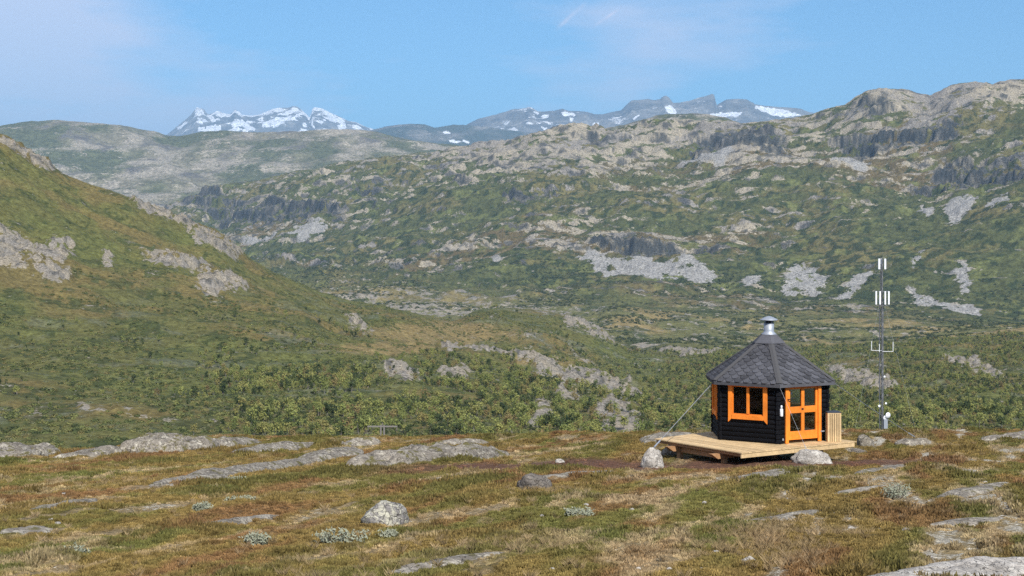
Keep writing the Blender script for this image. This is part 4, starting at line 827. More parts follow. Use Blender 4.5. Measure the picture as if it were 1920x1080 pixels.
outcrop((1010, 898), (1150, 886), 0.8, 0.12, 'thin flat stone strip right of the brownish boulder', 45)
outcrop((720, 1078), (930, 1040), 0.35, 0.07, 'low pale stone strip running up from the bottom edge', 46)
outcrop((60, 960), (180, 938), 0.5, 0.10, 'low pale stone strip in the heath at far left', 47)

outcrop((1600, 892), (1712, 872), 0.6, 0.10, 'flush pale slab on the slope below the deck right corner', 48)
outcrop((1760, 938), (1905, 905), 0.6, 0.10, 'flush broken slab near the right edge below the crest', 49)
outcrop((1390, 985), (1560, 958), 0.4, 0.08, 'narrow pale stone strip on the slope in front of the deck', 50)
outcrop((1740, 990), (1890, 972), 0.4, 0.08, 'narrow flush slab above the bottom right corner slab', 51)
outcrop((1560, 930), (1660, 912), 0.35, 0.07, 'short pale stone strip left of the leggy willow', 52)
outcrop((380, 985), (520, 968), 0.35, 0.07, 'thin pale stone strip left of the yellow lichen boulder', 53)
outcrop((0, 1010), (90, 992), 0.5, 0.09, 'low grey slab at the left edge of the heath', 54)

# loose stones, nothing tells them apart
rs = np.random.RandomState(8); stones = [rock_shape(1, 0.8, 0.6, 60 + i, 2, 6) for i in range(5)]
for me in stones: me.materials.append(m_white)
for i in range(60):
    px_, py_ = rs.uniform(20, 1900), 855 + 220 * rs.rand() ** 1.3
    if rs.rand() < 0.6: px_ = rs.uniform(1000, 1900)
    p = ground_pt(px_, py_); s_ = rs.uniform(0.025, 0.075)
    o = bpy.data.objects.new('loose_stone', stones[i % 5]); COL.objects.link(o); o.location = (p.x, p.y, p.z + s_ * 0.2); o.scale = (s_, s_, s_); o.rotation_euler = (0, 0, rs.uniform(0, 6))
    tag(o, 'small pale loose stone lying among the heather', 'stone', 'loose stones in the heath')

# ------------------------------------------------------------------ wires that hold the hut down
def wire(label, p0, p1, r, sag, tb=0.82):
    p0, p1 = Vector(p0), Vector(p1); o = empty('guy_wire', p1); tag(o, label, 'wire'); mb = MB(); n = 10; pts = []
    for i in range(n + 1): t = i / n; pts.append(p0.lerp(p1, t) - p1 - Vector((0, 0, sag * 4 * t * (1 - t))))
    for i in range(n): mb.tube(pts[i], pts[i + 1], r, n=6, cap=True)
    mb.build('cable', m_wire, o)
    q0, q1 = pts[n].lerp(pts[n - 1], 0.15), pts[n - 1]; MB().tube(q0, q1, r * 2.4, n=8).build('turnbuckle', m_galv, o)
    return o
wire('taut wire from the left eave down to the upright pale boulder', HC + hexc(RE - 0.05, ZE - 0.06, 5) + Vector((0.01, 0.35, 0)), (3.80, 37.28, gz1(3.78, 37.3) + 0.53), 0.009, 0.0)
wire('thin wire from the front eave past the door to the long white boulder', HC + hexc(RE - 0.02, ZE - 0.06, 0), (8.14, 38.25, gz1(8.3, 38.3) + 0.36), 0.0035, 0.0)
rp = ground_pt(1716, 826); wire('taut wire from the right eave down to the low pointed rock', HC + hexc(RE - 0.04, ZE - 0.04, 1), (rp.x, rp.y, rp.z + 0.12), 0.009, 0.02)

# ------------------------------------------------------------------ radio mast beyond the crest
t = NT('mast_steel'); m_mast = t.done((0.14, 0.145, 0.155), 0.55, 0.4, 0.2)
MD_ = 200.0; mz = lambda y: (HZ - y) / F * MD_
mast = empty('radio_mast', ((1653 - CX) / F * MD_, MD_, -43.5)); tag(mast, 'tall thin lattice radio mast with white panel antennas', 'mast')
zr = lambda y: mz(y) + 43.5
top = zr(483); cor = [(0.30 * math.cos(a), 0.30 * math.sin(a)) for a in (math.radians(-90), math.radians(30), math.radians(150))]
def taper(z): return 0.62 if z > zr(565) else 1.0
for c in cor:
    mb = MB(); mb.tube((c[0], c[1], -1), (c[0], c[1], zr(568)), 0.06, n=6); mb.tube((c[0] * 0.62, c[1] * 0.62, zr(568)), (c[0] * 0.62, c[1] * 0.62, top), 0.055, n=6); mb.build('leg', m_mast, mast)
mb = MB(); z = 0.0; i = 0
while z < top - 0.9:
    s = taper(z + 0.4)
    for k in range(3):
        a, b = cor[k], cor[(k + 1) % 3]
        if i % 2: a, b = b, a
        mb.tube((a[0] * s, a[1] * s, z), (b[0] * s, b[1] * s, z + 0.85), 0.03, n=4); mb.tube((a[0] * s, a[1] * s, z), (b[0] * s, b[1] * s, z), 0.025, n=4)
    z += 0.85; i += 1
mb.build('lattice_bracing', m_mast, mast)
mb = MB(); mb.box(-0.025, 0.025, 0.02, 0.06, 0, top - 1.2); mb.build('climbing_rail', m_mast, mast)
def panel(x, y, z0, z1, w_=0.30): return MB().box(x - w_ / 2, x + w_ / 2, y - 0.09, y + 0.05, z0, z1, None, 0.03).build('panel_antenna', m_whitep, mast)
panel(-0.42, -0.25, zr(505), zr(485), 0.27); panel(0.44, -0.25, zr(505), zr(485), 0.27); panel(0.0, 0.45, zr(505), zr(485), 0.3)
for x in (-0.90, -0.34, 0.40, 0.92): panel(x, -0.42, zr(571), zr(546), 0.23)
mb = MB()
for y in (546.5, 573): mb.tube((-1.02, -0.3, zr(y)), (1.02, -0.3, zr(y)), 0.06, n=6); mb.tube((-1.02, -0.3, zr(y)), (0, 0.5, zr(y)), 0.03, n=5); mb.tube((1.02, -0.3, zr(y)), (0, 0.5, zr(y)), 0.03, n=5)
mb.build('antenna_frame', m_mast, mast)
mb = MB(); mb.tube((-1.45, 0, zr(657)), (0, 0, zr(657.5)), 0.035, n=6); mb.tube((0, 0, zr(659)), (1.65, 0, zr(659)), 0.035, n=6); mb.build('cross_arm', m_whitep, mast)
for x, y0, y1 in ((-1.45, 657, 640), (1.65, 659, 641), (-0.32, 660, 645)): MB().tube((x, 0, zr(y0)), (x, 0, zr(y1)), 0.045, n=6).build('whip_antenna', m_whitep, mast)
for x, y, r in ((0.25, 706, 0.17), (-0.5, 761, 0.2), (0.45, 756, 0.17), (0.75, 778, 0.42), (0.35, 783, 0.35)):
    ob = MB().lathe([(0.02, 0.0), (r * 0.6, 0.05), (r, 0.16), (r * 0.98, 0.2)], 14).build('dish_antenna', m_whitep, mast, True); ob.location = (x, -0.25, zr(y)); ob.rotation_euler = (math.pi / 2, 0, 0.4)
MB().box(0.2, 0.75, -0.5, -0.1, zr(803), zr(786)).build('cabinet', m_galv, mast)
for a in (205, 330, 90):
    ar = math.radians(a); MB().tube((0.2 * math.cos(ar), 0.2 * math.sin(ar), zr(560)), (9.5 * math.cos(ar), 9.5 * math.sin(ar), -1), 0.007, n=4).build('stay_cable', m_wire, mast)

# wooden power pole whose head shows over the crest, and the lines it carries
t = NT('weathered_pole_wood'); m_pole = t.done((0.19, 0.175, 0.16), 0.9, 0.1)
def pole(px, d, ytop, arm, label):
    X_, zt = (px - CX) / F * d, (HZ - ytop) / F * d; o = empty('power_pole', (X_, d, zt - 9)); tag(o, label, 'pole')
    for s in (-0.28, 0.28): MB().tube((s, 0, 0), (s * 0.6, 0, 9.0), 0.12, 0.10, n=10).build('pole_leg', m_pole, o)
    MB().box(-arm, arm, -0.09, 0.09, 8.78, 8.92).build('cross_arm', m_pole, o)
    for s in (-arm * 0.95, 0.0, arm * 0.95): MB().lathe([(0.05, 0), (0.08, 0.08), (0.05, 0.16), (0.08, 0.24), (0.04, 0.32)], 10, (s, 0, 8.4 if s else 8.92)).build('insulator', m_drock, o)
    return o
pole(717, 150, 797, 1.62, 'weathered wooden power pole head showing above the crest')
wl_pts = [(-150, -46, 0), (0, 0, 0)]
for j, dx in enumerate((-1.54, 0.0, 1.54)):
    mb = MB(); a = Vector(((717 - CX) / F * 150 + dx, 150, (HZ - 798) / F * 150 - (0 if dx == 0 else 0.6))); b = Vector((150 + dx, 380, -38.0)); pr = None
    for i in range(25):
        t_ = i / 24; q = a.lerp(b, t_) - Vector((0, 0, 9 * 4 * t_ * (1 - t_)))
        if pr is not None: mb.tube(pr, q, 0.014, n=4, cap=False)
        pr = q
    o = mb.build('power_line', m_blackm); tag(o, 'thin dark power line strung across the valley below the crest', 'power line', 'power lines over the valley')

# ------------------------------------------------------------------ birch trees
def leaf_mat(name, stops):
    t = NT(name); oi = t.node('ShaderNodeObjectInfo'); p = t.pos('obj')
    c = t.ramp(oi.outputs['Random'], stops); c = t.mix(c, t.ramp(t.noise(p, 1.6, 3), [(0.3, 0.62), (0.7, 1.4)]), 1.0, 'MULTIPLY')
    t.b.inputs['Subsurface Weight'].default_value = 0.0
    tr = t.node('ShaderNodeBsdfTranslucent'); t.l.new(c, tr.inputs[0]); mxs = t.node('ShaderNodeMixShader'); mxs.inputs[0].default_value = 0.3
    t.done(c, 0.8, 0.15); t.l.new(t.b.outputs[0], mxs.inputs[1]); t.l.new(tr.outputs[0], mxs.inputs[2]); t.l.new(mxs.outputs[0], t.out.inputs['Surface']); return t.m
m_leaf = leaf_mat('birch_leaves', [(0.0, (0.045, 0.066, 0.030)), (0.22, (0.075, 0.098, 0.040)), (0.38, (0.190, 0.220, 0.068)), (0.62, (0.280, 0.295, 0.092)), (0.87, (0.300, 0.280, 0.095)), (1.0, (0.230, 0.165, 0.078))])
m_leaf2 = leaf_mat('dark_birch_leaves', [(0.0, (0.045, 0.060, 0.026)), (0.5, (0.070, 0.085, 0.034)), (1.0, (0.105, 0.112, 0.044))])
t = NT('birch_bark'); m_bark = t.done(t.mix((0.10, 0.08, 0.065), (0.34, 0.31, 0.28), t.noise(t.pos('obj'), 9, 4)), 0.9, 0.1)
def tree_meshes(seed, nleaf=230, spread=1.0):
    r = random.Random(seed); tb = MB(); tips = []
    for q in range(r.choice((2, 3, 3))):     # several stems, as mountain birches grow
        a = r.uniform(0, 6.28); lean = r.uniform(0.05, 0.32); p = Vector((0.12 * math.cos(a), 0.12 * math.sin(a), -0.5)); rad = 0.075; hh = r.uniform(0.75, 1.0)
        for i in range(4):
            n = p + Vector((math.cos(a) * lean * 0.5 + r.uniform(-.1, .1), math.sin(a) * lean * 0.5 + r.uniform(-.1, .1), 1.0 * hh)); tb.tube(p, n, rad, rad * 0.72, n=5, cap=False); rad *= 0.72
            if i >= 1:
                for _ in range(2):
                    b = r.uniform(0, 6.28); e = n + Vector((math.cos(b), math.sin(b), 0.55)) * r.uniform(0.45, 0.95) * spread; tb.tube(n, e, rad * 0.6, rad * 0.2, n=4, cap=False); tips.append(e)
            p = n
        tips.append(p)
    lb = MB(); lobes = [(t_, r.uniform(0.42, 0.78)) for t_ in tips]
    for _ in range(nleaf):
        c, rad = r.choice(lobes); d = Vector((r.gauss(0, 1), r.gauss(0, 1), r.gauss(0, 0.8))).normalized() * rad * (r.random() ** 0.45)
        c = c + d; s = r.uniform(0.12, 0.24); nrm = (d.normalized() + Vector((r.uniform(-.6, .6), r.uniform(-.6, .6), r.uniform(0, .8)))).normalized(); u = nrm.orthogonal().normalized(); u = (Matrix.Rotation(r.uniform(0, 6.28), 3, nrm) @ u); v = nrm.cross(u)
        lb.add([c + u * s, c + v * s * 0.8, c - u * s, c - v * s * 0.8], [(0, 1, 2, 3)])
    def me(mb, nm, mat): m = bpy.data.meshes.new(nm); m.from_pydata([tuple(x) for x in mb.v], [], mb.f); m.materials.append(mat); m.update(); return m
    return me(tb, 'trunk', m_bark), me(lb, 'crown', m_leaf)
protos = [tree_meshes(70 + i, 300, s) for i, s in enumerate((1.0, 0.8, 1.15, 0.9, 1.25))]

def pick(B, n, dens, seed):
    r = np.random.RandomState(seed); Rr, Cc = B['D'].shape; i = r.randint(0, Rr - 1, n); j = r.randint(0, Cc - 1, n); fi, fj = r.rand(n), r.rand(n)
    def at(A): return A[i, j] * (1 - fi) * (1 - fj) + A[i + 1, j] * fi * (1 - fj) + A[i, j + 1] * (1 - fi) * fj + A[i + 1, j + 1] * fi * fj
    d = at(B['D']); x = at(B['X']); z = at(B['Z'])
    # rows of the sheet are not evenly spaced: weight by the ground area they stand for
    area = np.abs((B['D'][i + 1, j] - B['D'][i, j]) * (B['X'][i, j + 1] - B['X'][i, j]))
    px, py = px_of(x, d), py_of(z, d); w_ = area * dens(px, py, x, d, i, j); k = r.rand(n) < np.clip(w_, 0, 1); return x[k], d[k], z[k], px[k], py[k]
def dens_birch(px, py, x, d, i, j):
    n1 = fbm(x / 55, d / 55, 3, 801); n2 = fbm(x / 14, d / 14, 2, 811)
    left = ss(560, 690, py + 40 * n1) * (1 - ss(1240, 1300, px)) * np.where(px < 400, 0.25, 0.8)
    core = ss(650, 740, py) * ss(280, 430, px) * (1 - ss(1180, 1260, px))
    right = ss(1230, 1290, px) * ss(612, 650, py + 14 * n1)
    bogm = np.clip(1 - np.hypot((px - 830) / 190, (py - 625) / 30), 0, 1) + np.clip(1 - np.hypot((px - 700) / 140, (py - 655) / 16), 0, 1)
    g = (0.25 * left + 0.75 * core + 0.9 * right) * ss(-0.12, 0.18, n1 + 0.6 * n2 + 0.12 * core + 0.06 * right) * (1 - ss(0.1, 0.4, bogm)) * (1 - ss(0.15, 0.5, HB['crop'][i, j]) * 0.9)
    return 0.115 * g * (d > 215) * (d < 1420)
tx, td, tz, tpx, tpy = pick(HB, 420000, dens_birch, 5)
o_ = np.argsort(td); tx, td, tz, tpx, tpy = tx[o_], td[o_], tz[o_], tpx[o_], tpy[o_]
rs = np.random.RandomState(17); ts = (0.30 + 0.72 * rs.rand(len(tx)) ** 1.7) * (1 + 0.25 * fbm(tx / 30, td / 30, 2, 855)); tr_ = rs.uniform(0, 6.28, len(tx)); tv = rs.randint(0, len(protos), len(tx))
ts = ts * np.where(tpx > 1260, 0.9, 1.0) * np.where(tpx < 400, 0.7, 1.0)
vis = (tpx > 0) & (tpx < 1920) & (py_of(tz + 4.0 * ts, td) < np.interp(tpx, [0, 400, 700, 1200, 1920], [838, 812, 820, 812, 808]) - 3)
near = np.where(vis)[0][:300]
for q in near:
    e = bpy.data.objects.new('birch_tree', None); COL.objects.link(e); e.location = (tx[q], td[q], tz[q]); e.rotation_euler = (0, 0, tr_[q]); e.scale = (ts[q],) * 3
    tag(e, 'bushy mountain birch in the wood just below the crest', 'tree', 'nearest birches of the wooded slope')
    for nm, me in zip(('trunk', 'crown'), protos[tv[q]]):
        c = bpy.data.objects.new(nm, me); COL.objects.link(c); c.parent = e

def scatter(name, pts, rot, scl, var, protos_, col=None, label=None, cat=None):
    """points that carry a plant each"""
    me = bpy.data.meshes.new(name); n = len(pts); me.vertices.add(n); me.vertices.foreach_set('co', np.asarray(pts, f32).reshape(-1))
    a = me.attributes.new('rot', 'FLOAT_VECTOR', 'POINT'); a.data.foreach_set('vector', np.asarray(rot, f32).reshape(-1))
    a = me.attributes.new('scl', 'FLOAT_VECTOR', 'POINT'); a.data.foreach_set('vector', np.asarray(scl, f32).reshape(-1))
    a = me.attributes.new('var', 'INT', 'POINT'); a.data.foreach_set('value', np.asarray(var, np.int32))
    if col is not None:
        a = me.attributes.new('pcol', 'FLOAT_COLOR', 'POINT'); c4 = np.ones((n, 4), f32); c4[:, :3] = col; a.data.foreach_set('color', c4.reshape(-1))
    o = link(name, me); o['kind'] = 'stuff'; tag(o, label, cat)
    g = bpy.data.node_groups.new(name + '_nodes', 'GeometryNodeTree'); g.interface.new_socket('Geometry', in_out='INPUT', socket_type='NodeSocketGeometry'); g.interface.new_socket('Geometry', in_out='OUTPUT', socket_type='NodeSocketGeometry')
    nd = g.nodes; gi = nd.new('NodeGroupInput'); go_ = nd.new('NodeGroupOutput'); jn = nd.new('GeometryNodeJoinGeometry')
    def attr(nm, ty): q = nd.new('GeometryNodeInputNamedAttribute'); q.data_type = ty; q.inputs['Name'].default_value = nm; return [s for s in q.outputs if s.enabled and s.name == 'Attribute'][0]
    ra, sa, va = attr('rot', 'FLOAT_VECTOR'), attr('scl', 'FLOAT_VECTOR'), attr('var', 'INT')
    for k, me_list in enumerate(protos_):
        ip = nd.new('GeometryNodeInstanceOnPoints'); cmp_ = nd.new('FunctionNodeCompare'); cmp_.data_type = 'INT'; cmp_.operation = 'EQUAL'; cmp_.inputs[3].default_value = k
        g.links.new(va, cmp_.inputs[2]); g.links.new(cmp_.outputs[0], ip.inputs['Selection']); g.links.new(gi.outputs[0], ip.inputs['Points'])
        src = nd.new('GeometryNodeObjectInfo'); src.inputs['Object'].default_value = me_list; src.inputs['As Instance'].default_value = True
        g.links.new(src.outputs['Geometry'], ip.inputs['Instance']); g.links.new(ra, ip.inputs['Rotation']); g.links.new(sa, ip.inputs['Scale']); g.links.new(ip.outputs[0], jn.inputs[0])
    g.links.new(jn.outputs[0], go_.inputs[0]); md = o.modifiers.new('plants', 'NODES'); md.node_group = g
    return o
def joined(name, meshes):
    me = bpy.data.meshes.new(name); vs, fs, mi, mats = [], [], [], []
    for k, m in enumerate(meshes):
        b = len(vs); vs += [tuple(v.co) for v in m.vertices]; fs += [tuple(b + i for i in p.vertices) for p in m.polygons]; mi += [k] * len(m.polygons); mats.append(m.materials[0])
    me.from_pydata(vs, [], fs)
    for m in mats: me.materials.append(m)
    me.polygons.foreach_set('material_index', mi); return bpy.data.objects.new(name, me)     # never linked: only instanced
tp = [joined('birch_plant', pr) for pr in protos]
rest = np.setdiff1d(np.arange(len(tx)), near)
def euler(z): return np.stack([np.zeros_like(z), np.zeros_like(z), z], -1)
far_l, far_r = rest[tpx[rest] < 1260], rest[tpx[rest] >= 1260]
scatter('birch_wood', np.stack([tx, td, tz], -1)[rest], euler(tr_[rest]), np.repeat(ts[rest][:, None], 3, 1), tv[rest], tp, None, 'wood of small mountain birches covering the slopes', 'wood')
# willow and juniper thicket on the valley sides
def dens_bush(px, py, x, d, i, j):
    n1 = fbm(x / 160, d / 160, 3, 821); n2 = fbm(x / 40, d / 40, 2, 831)
    lo = ss(430, 520, py + 60 * n1) * (1 - ss(640, 690, py)) * ss(380, 600, px)
    return 0.005 * lo * ss(0.0, 0.3, n1 + 0.5 * n2 + 0.14 * ss(1100, 1800, px)) * (1 - np.clip(VB['scree'][i, j] * 3, 0, 1)) * (1 - np.clip(VB['cliff'][i, j], 0, 1))
def bush_mesh(seed):
    r = random.Random(seed); lb = MB()
    for _ in range(70):
        d = Vector((r.gauss(0, 1), r.gauss(0, 1), abs(r.gauss(0, 0.6)))).normalized() * (r.random() ** 0.4); c = Vector((d.x * 1.9, d.y * 1.9, d.z * 1.7)); s = r.uniform(0.28, 0.5)
        nrm = (d + Vector((r.uniform(-.5, .5), r.uniform(-.5, .5), r.uniform(0, .8)))).normalized(); u = nrm.orthogonal().normalized(); v = nrm.cross(u); lb.add([c + u * s, c + v * s, c - u * s, c - v * s], [(0, 1, 2, 3)])
    m = bpy.data.meshes.new('thicket'); m.from_pydata([tuple(x) for x in lb.v], [], lb.f); m.materials.append(m_leaf2); return bpy.data.objects.new('thicket', m)
bx_, bd_, bz_, _, _ = pick(VB, 420000, dens_bush, 6)
scatter('thicket', np.stack([bx_, bd_, bz_], -1), euler(rs.uniform(0, 6.28, len(bx_))), np.repeat(rs.uniform(0.7, 1.7, len(bx_))[:, None], 3, 1), rs.randint(0, 3, len(bx_)), [bush_mesh(90 + i) for i in range(3)], None, 'dark green thicket along the foot of the mountain', 'thicket')

def dens_scrub(px, py, x, d, i, j):
    n1 = fbm(x / 45, d / 45, 3, 841); n2 = fbm(x / 9, d / 9, 2, 851)
    return 0.16 * ss(-0.05, 0.3, n1 + 0.6 * n2 + 0.25 * ss(560, 720, py) - 0.1) * ss(480, 620, py + 50 * n1) * (d > 210) * (d < 1250) * (1 - ss(0.1, 0.4, HB['crop'][i, j]) * 0.95)
m_leaf3 = leaf_mat('scrub_leaves', [(0.0, (0.052, 0.068, 0.030)), (0.35, (0.120, 0.142, 0.052)), (0.7, (0.205, 0.215, 0.075)), (0.9, (0.195, 0.165, 0.065)), (1.0, (0.165, 0.185, 0.105))])
sx_, sd_, sz_, _, _ = pick(HB, 420000, dens_scrub, 9)
sb_ = [bush_mesh(95 + i) for i in range(3)]
for o in sb_: o.data.materials.clear(); o.data.materials.append(m_leaf3)
ss_ = rs.uniform(0.22, 0.62, len(sx_)); scatter('willow_scrub', np.stack([sx_, sd_, sz_], -1), euler(rs.uniform(0, 6.28, len(sx_))), np.stack([ss_, ss_, ss_ * 0.8], -1), rs.randint(0, 3, len(sx_)), sb_, None, 'low green willow scrub covering the near hillside', 'scrub')

# ------------------------------------------------------------------ low plants of the heath
def plant_mat(name, lo, hi):
    t = NT(name); a = t.node('ShaderNodeAttribute', attribute_name='pcol', attribute_type='INSTANCER'); oi = t.node('ShaderNodeObjectInfo'); p = t.pos('obj')
    c = t.mix(a.outputs['Color'], t.ramp(oi.outputs['Random'], [(0.0, lo), (1.0, hi)]), 1.0, 'MULTIPLY'); c = t.mix(c, t.ramp(t.noise(t.pos(), 30, 2), [(0.3, 0.7), (0.7, 1.3)]), 1.0, 'MULTIPLY')
    tr = t.node('ShaderNodeBsdfTranslucent'); t.l.new(c, tr.inputs[0]); mxs = t.node('ShaderNodeMixShader'); mxs.inputs[0].default_value = 0.25
    t.done(c, 0.85, 0.12); t.l.new(t.b.outputs[0], mxs.inputs[1]); t.l.new(tr.outputs[0], mxs.inputs[2]); t.l.new(mxs.outputs[0], t.out.inputs['Surface']); return t.m
m_heath = plant_mat('heather_leaves', 0.7, 1.35); m_grass = plant_mat('dry_grass_blades', 0.75, 1.3)
def heather_obj(seed, n=46):
    r = random.Random(seed); mb = MB()
    for _ in range(n):
        a, q = r.uniform(0, 6.28), r.random() ** 0.6; base = Vector((math.cos(a) * q * 0.075, math.sin(a) * q * 0.075, -0.015)); d = Vector((math.cos(a) * q * 0.6 + r.uniform(-.25, .25), math.sin(a) * q * 0.6 + r.uniform(-.25, .25), 1)).normalized()
        h = r.uniform(0.035, 0.085) * (1.15 - 0.5 * q); s = d.orthogonal().normalized(); s = Matrix.Rotation(r.uniform(0, 6.28), 3, d) @ s; w_ = r.uniform(0.005, 0.010)
        mb.add([base - s * w_ * 0.6, base + s * w_ * 0.6, base + d * h * 0.7 + s * w_, base + d * h, base + d * h * 0.7 - s * w_], [(0, 1, 2, 3, 4)])
    m = bpy.data.meshes.new('heather'); m.from_pydata([tuple(x) for x in mb.v], [], mb.f); m.materials.append(m_heath); return bpy.data.objects.new('heather', m)
def grass_obj(seed, n=30):
    r = random.Random(seed); mb = MB()
    for _ in range(n):
        a = r.uniform(0, 6.28); base = Vector((r.gauss(0, 0.025), r.gauss(0, 0.025), -0.01)); d = Vector((math.cos(a) * 0.3, math.sin(a) * 0.3, 1)).normalized(); bend = Vector((math.cos(a), math.sin(a), 0)) * r.uniform(0.02, 0.09); h = r.uniform(0.10, 0.22); s = Vector((-math.sin(a), math.cos(a), 0)) * r.uniform(0.0014, 0.0028)
        p1 = base + d * h * 0.55 + bend * 0.3; p2 = base + d * h + bend; mb.add([base - s, base + s, p1 + s, p2, p1 - s], [(0, 1, 2, 3, 4)])
    m = bpy.data.meshes.new('grass'); m.from_pydata([tuple(x) for x in mb.v], [], mb.f); m.materials.append(m_grass); return bpy.data.objects.new('grass', m)
def fg_points(n, seed, dmin=7.5, dmax=60):
    r = np.random.RandomState(seed); d = np.exp(r.uniform(math.log(dmin), math.log(dmax), n)); px = r.uniform(-250, 2170, n); return (px - CX) / F * d, d, r
def clear_of(x, y):
    """false where the deck or a bare slab keeps plants away"""
    q = np.stack([x - N_.x, y - N_.y], -1); det = eR.x * eL.y - eR.y * eL.x; b = (q[:, 0] * eL.y - q[:, 1] * eL.x) / det; a = (eR.x * q[:, 1] - eR.y * q[:, 0]) / det
    ok = ~((a > 0.05) & (a < LL + 0.5) & (b > 0.05) & (b < LR + 0.6))
    for cx_, cy_, rz_, la, wb in SLABS:
        dx, dy = x - cx_, y - cy_; u = (dx * math.cos(rz_) + dy * math.sin(rz_)) / la; v = (-dx * math.sin(rz_) + dy * math.cos(rz_)) / wb
        ok &= (u * u + v * v > 0.9) | ((u * u + v * v > 0.15) & (fbm(x / 0.5, y / 0.5, 2, 99) > 0.42))
    return ok
hx, hy, r = fg_points(230000, 41); c, hg, li, so, rk_ = heath(hx, hy)
keep = (r.rand(len(hx)) < np.clip(hg + 0.35, 0.04, 1)) & (rk_ < 0.02) & clear_of(hx, hy) & (r.rand(len(hx)) < 1 - 0.7 * so)
hx, hy, c, hg = hx[keep], hy[keep], c[keep], hg[keep]; n = len(hx); hzz = gz(hx, hy) + 0.07 * fbm(hx / 0.42, hy / 0.5, 3, 77)
tall = ss(0.0, 0.45, fbm(hx / 2.2, hy / 3.2, 3, 87) + 0.4 * (hg - 0.55)); c = np.clip(c * (1.55 - 0.45 * tall)[:, None] * (0.95 + 0.35 * fbm(hx / 0.3, hy / 0.3, 2, 88))[:, None], 0, 1); sc = (0.42 + 0.35 * np.clip(hg, 0, 1.2) + 0.75 * tall) * r.uniform(0.7, 1.35, n) * np.clip(hy / 22, 0.85, 1.5)
scatter('heather', np.stack([hx, hy, hzz], -1), np.stack([r.uniform(-.2, .2, n), r.uniform(-.2, .2, n), r.uniform(0, 6.28, n)], -1), np.stack([sc, sc, sc * r.uniform(0.7, 1.2, n)], -1), r.randint(0, 4, n), [heather_obj(i) for i in range(4)], c, 'brown and olive heather carpeting the knoll', 'heather')
gx, gy, r = fg_points(60000, 43); c, hg, li, so, rk_ = heath(gx, gy)
gn_ = fbm(gx / 2.4, gy / 4.5, 4, 901); keep = (r.rand(len(gx)) < np.clip(0.4 * ss(0.28, 0.65, gn_ + 0.28 * ss(900, 1400, px_of(gx, gy)) * ss(24, 13, gy)) + 0.015, 0, 1)) & clear_of(gx, gy) & (r.rand(len(gx)) < 1 - 0.8 * so)
gx, gy, c = gx[keep], gy[keep], c[keep]; n = len(gx); gcol_ = mixc(c * 1.4, (0.42, 0.31, 0.18), np.full(n, 0.6)); sc = r.uniform(0.35, 0.7, n)
scatter('dry_grass', np.stack([gx, gy, gz(gx, gy) + 0.07 * fbm(gx / 0.42, gy / 0.5, 3, 77)], -1), np.stack([r.uniform(-.15, .15, n), r.uniform(-.15, .15, n), r.uniform(0, 6.28, n)], -1), np.stack([sc, sc, sc], -1), r.randint(0, 4, n), [grass_obj(i + 20) for i in range(4)], gcol_, 'tufts of dry straw coloured grass among the heather', 'grass')
# grey willow shrubs
t = NT('grey_willow_leaves'); oi = t.node('ShaderNodeObjectInfo'); c = t.mix((0.17, 0.185, 0.125), (0.33, 0.335, 0.25), t.noise(t.pos('world'), 14, 3)); m_willow = t.done(c, 0.8, 0.15)
t = NT('willow_twigs'); m_twig = t.done((0.09, 0.065, 0.045), 0.9, 0.1)
def willow(px, py, wpx, hpx, label, seed):
    p = ground_pt(px, py); w_, h_ = wpx / F * p.y, hpx / F * p.y; r = random.Random(seed); o = empty('willow_shrub', p); tag(o, label, 'shrub'); tw, lf = MB(), MB(); ns = 26
    for _ in range(ns):
        bx = r.uniform(-0.42, 0.42) * w_; by = r.uniform(-0.3, 0.3) * w_ * 0.8; top_ = Vector((bx * 1.15 + r.uniform(-.04, .04), by * 1.1, h_ * r.uniform(0.6, 1.05) * (1 - 0.6 * abs(bx) / w_))); g0 = gz1(p.x + bx, p.y + by) - p.z
        b0 = Vector((bx * 0.7, by * 0.7, g0 - 0.02)); top_.z += g0; tw.tube(b0, top_, 0.006, 0.003, n=4, cap=False)
        for _ in range(26):
            q = b0.lerp(top_, r.uniform(0.25, 1.05)) + Vector((r.gauss(0, 0.035), r.gauss(0, 0.035), r.gauss(0, 0.02))); u = Vector((r.gauss(0, 1), r.gauss(0, 1), r.uniform(0.1, 1.2))).normalized(); v = u.orthogonal().normalized(); L = r.uniform(0.022, 0.038); lf.add([q - u * L * 0.3, q + v * L * 0.32, q + u * L, q - v * L * 0.32], [(0, 1, 2, 3)])
    tw.build('twigs', m_twig, o); lf.build('foliage', m_willow, o)
for a in ((640, 1022, 92, 30, 'wide grey-green willow shrub below the yellow lichen boulder', 1), (377, 958, 28, 13, 'small round grey willow shrub below the long slanting slab', 2), (446, 906, 44, 12, 'low grey willow shrub right of the lower end of the long slab', 3), (448, 943, 46, 12, 'thin pale willow shrub right of the small round one', 4), (475, 1020, 42, 18, 'pale grey willow shrub left of the widest willow', 5), (1085, 968, 46, 14, 'small green-grey willow shrub below the brownish boulder', 6), (1680, 935, 46, 30, 'pale leggy willow shrub on the slope below the deck right end', 7), (730, 1008, 26, 10, 'tiny grey willow shrub under the yellow lichen boulder', 8), (140, 1040, 30, 12, 'small grey willow shrub low on the left side', 9)): willow(*a)

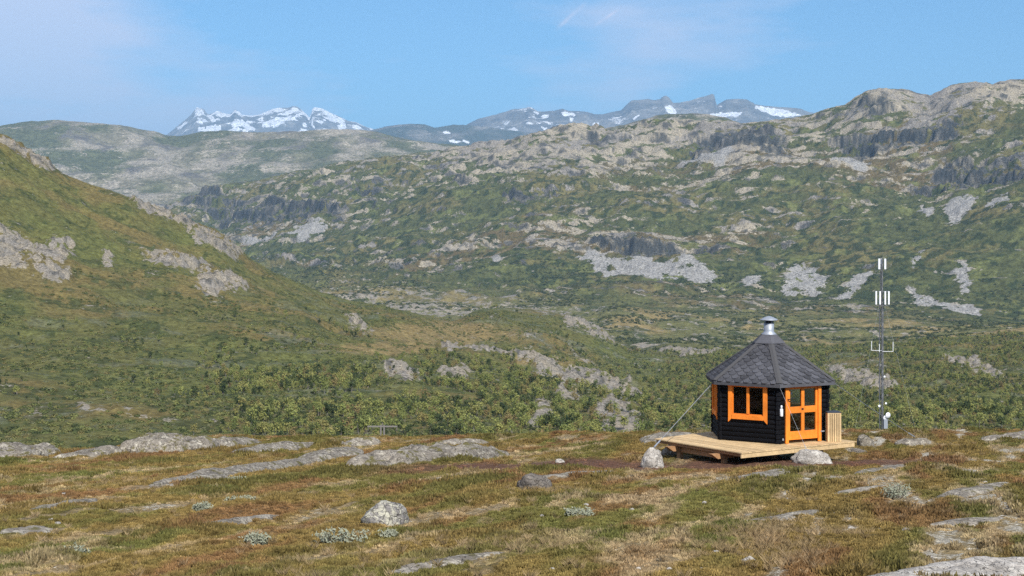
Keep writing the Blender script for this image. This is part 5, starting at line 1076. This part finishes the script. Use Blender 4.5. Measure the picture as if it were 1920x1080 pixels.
# small cabin among the birches on the far side
i_ = np.unravel_index(np.argmin(np.hypot(px_of(HB['X'], HB['D']) - 1793, HB['PY'] - 772) + 1e6 * (HB['D'] < 400)), HB['D'].shape); cp = Vector((HB['X'][i_], HB['D'][i_], HB['Z'][i_])); sc_ = cp.y / F
cab = empty('small_cabin', (cp.x, cp.y, cp.z - 0.6), 0.15); tag(cab, 'tiny grey-roofed cabin standing among the birches right of the mast', 'cabin')
wd, hh = 8.5 * sc_, 4.5 * sc_
t = NT('cabin_boards'); m_cab = t.done((0.09, 0.07, 0.055), 0.9, 0.1); t = NT('pale_roof_sheet'); m_croof = t.done((0.46, 0.47, 0.49), 0.6, 0.3)
MB().box(-wd, wd, -1.6, 1.6, 0, 0.6 + hh).build('wall', m_cab, cab)
mb = MB(); e = 0.3; zt0 = 0.6 + hh
mb.add([(-wd - e, -1.9, zt0 - 0.05), (wd + e, -1.9, zt0 - 0.05), (wd + e, 0, zt0 + 1.0), (-wd - e, 0, zt0 + 1.0), (-wd - e, 1.9, zt0 - 0.05), (wd + e, 1.9, zt0 - 0.05), (-wd - e, -1.9, zt0 + 0.07), (wd + e, -1.9, zt0 + 0.07), (wd + e, 0, zt0 + 1.12), (-wd - e, 0, zt0 + 1.12), (-wd - e, 1.9, zt0 + 0.07), (wd + e, 1.9, zt0 + 0.07)], [(6, 7, 8, 9), (9, 8, 11, 10), (0, 3, 2, 1), (3, 4, 5, 2), (0, 1, 7, 6), (4, 10, 11, 5), (0, 6, 9, 3), (3, 9, 10, 4), (1, 2, 8, 7), (2, 5, 11, 8)]); mb.build('roof', m_croof, cab)
for x in (-wd * 0.5, wd * 0.45): MB().box(x - 0.35, x + 0.35, -1.64, -1.602, 0.7, 1.4).build('window', m_whitep, cab)

HAZE = 4.3e-5

# ------------------------------------------------------------------ the air: thin haze that turns the far peaks blue
hz = MB().box(-48000, 48000, -48000, 48000, -275, 3250)
hm = bpy.data.materials.new('haze_air'); hm.use_nodes = True; hn = hm.node_tree.nodes; hn.clear()
ho = hn.new('ShaderNodeOutputMaterial'); hv = hn.new('ShaderNodeVolumePrincipled')
hv.inputs['Color'].default_value = (0.36, 0.66, 1.0, 1); hv.inputs['Density'].default_value = HAZE; hv.inputs['Anisotropy'].default_value = 0.0
hm.node_tree.links.new(hv.outputs[0], ho.inputs['Volume'])
hb = hz.build('haze', hm); hb['kind'] = 'stuff'; tag(hb, 'thin blue mountain haze lying over the far peaks', 'haze')
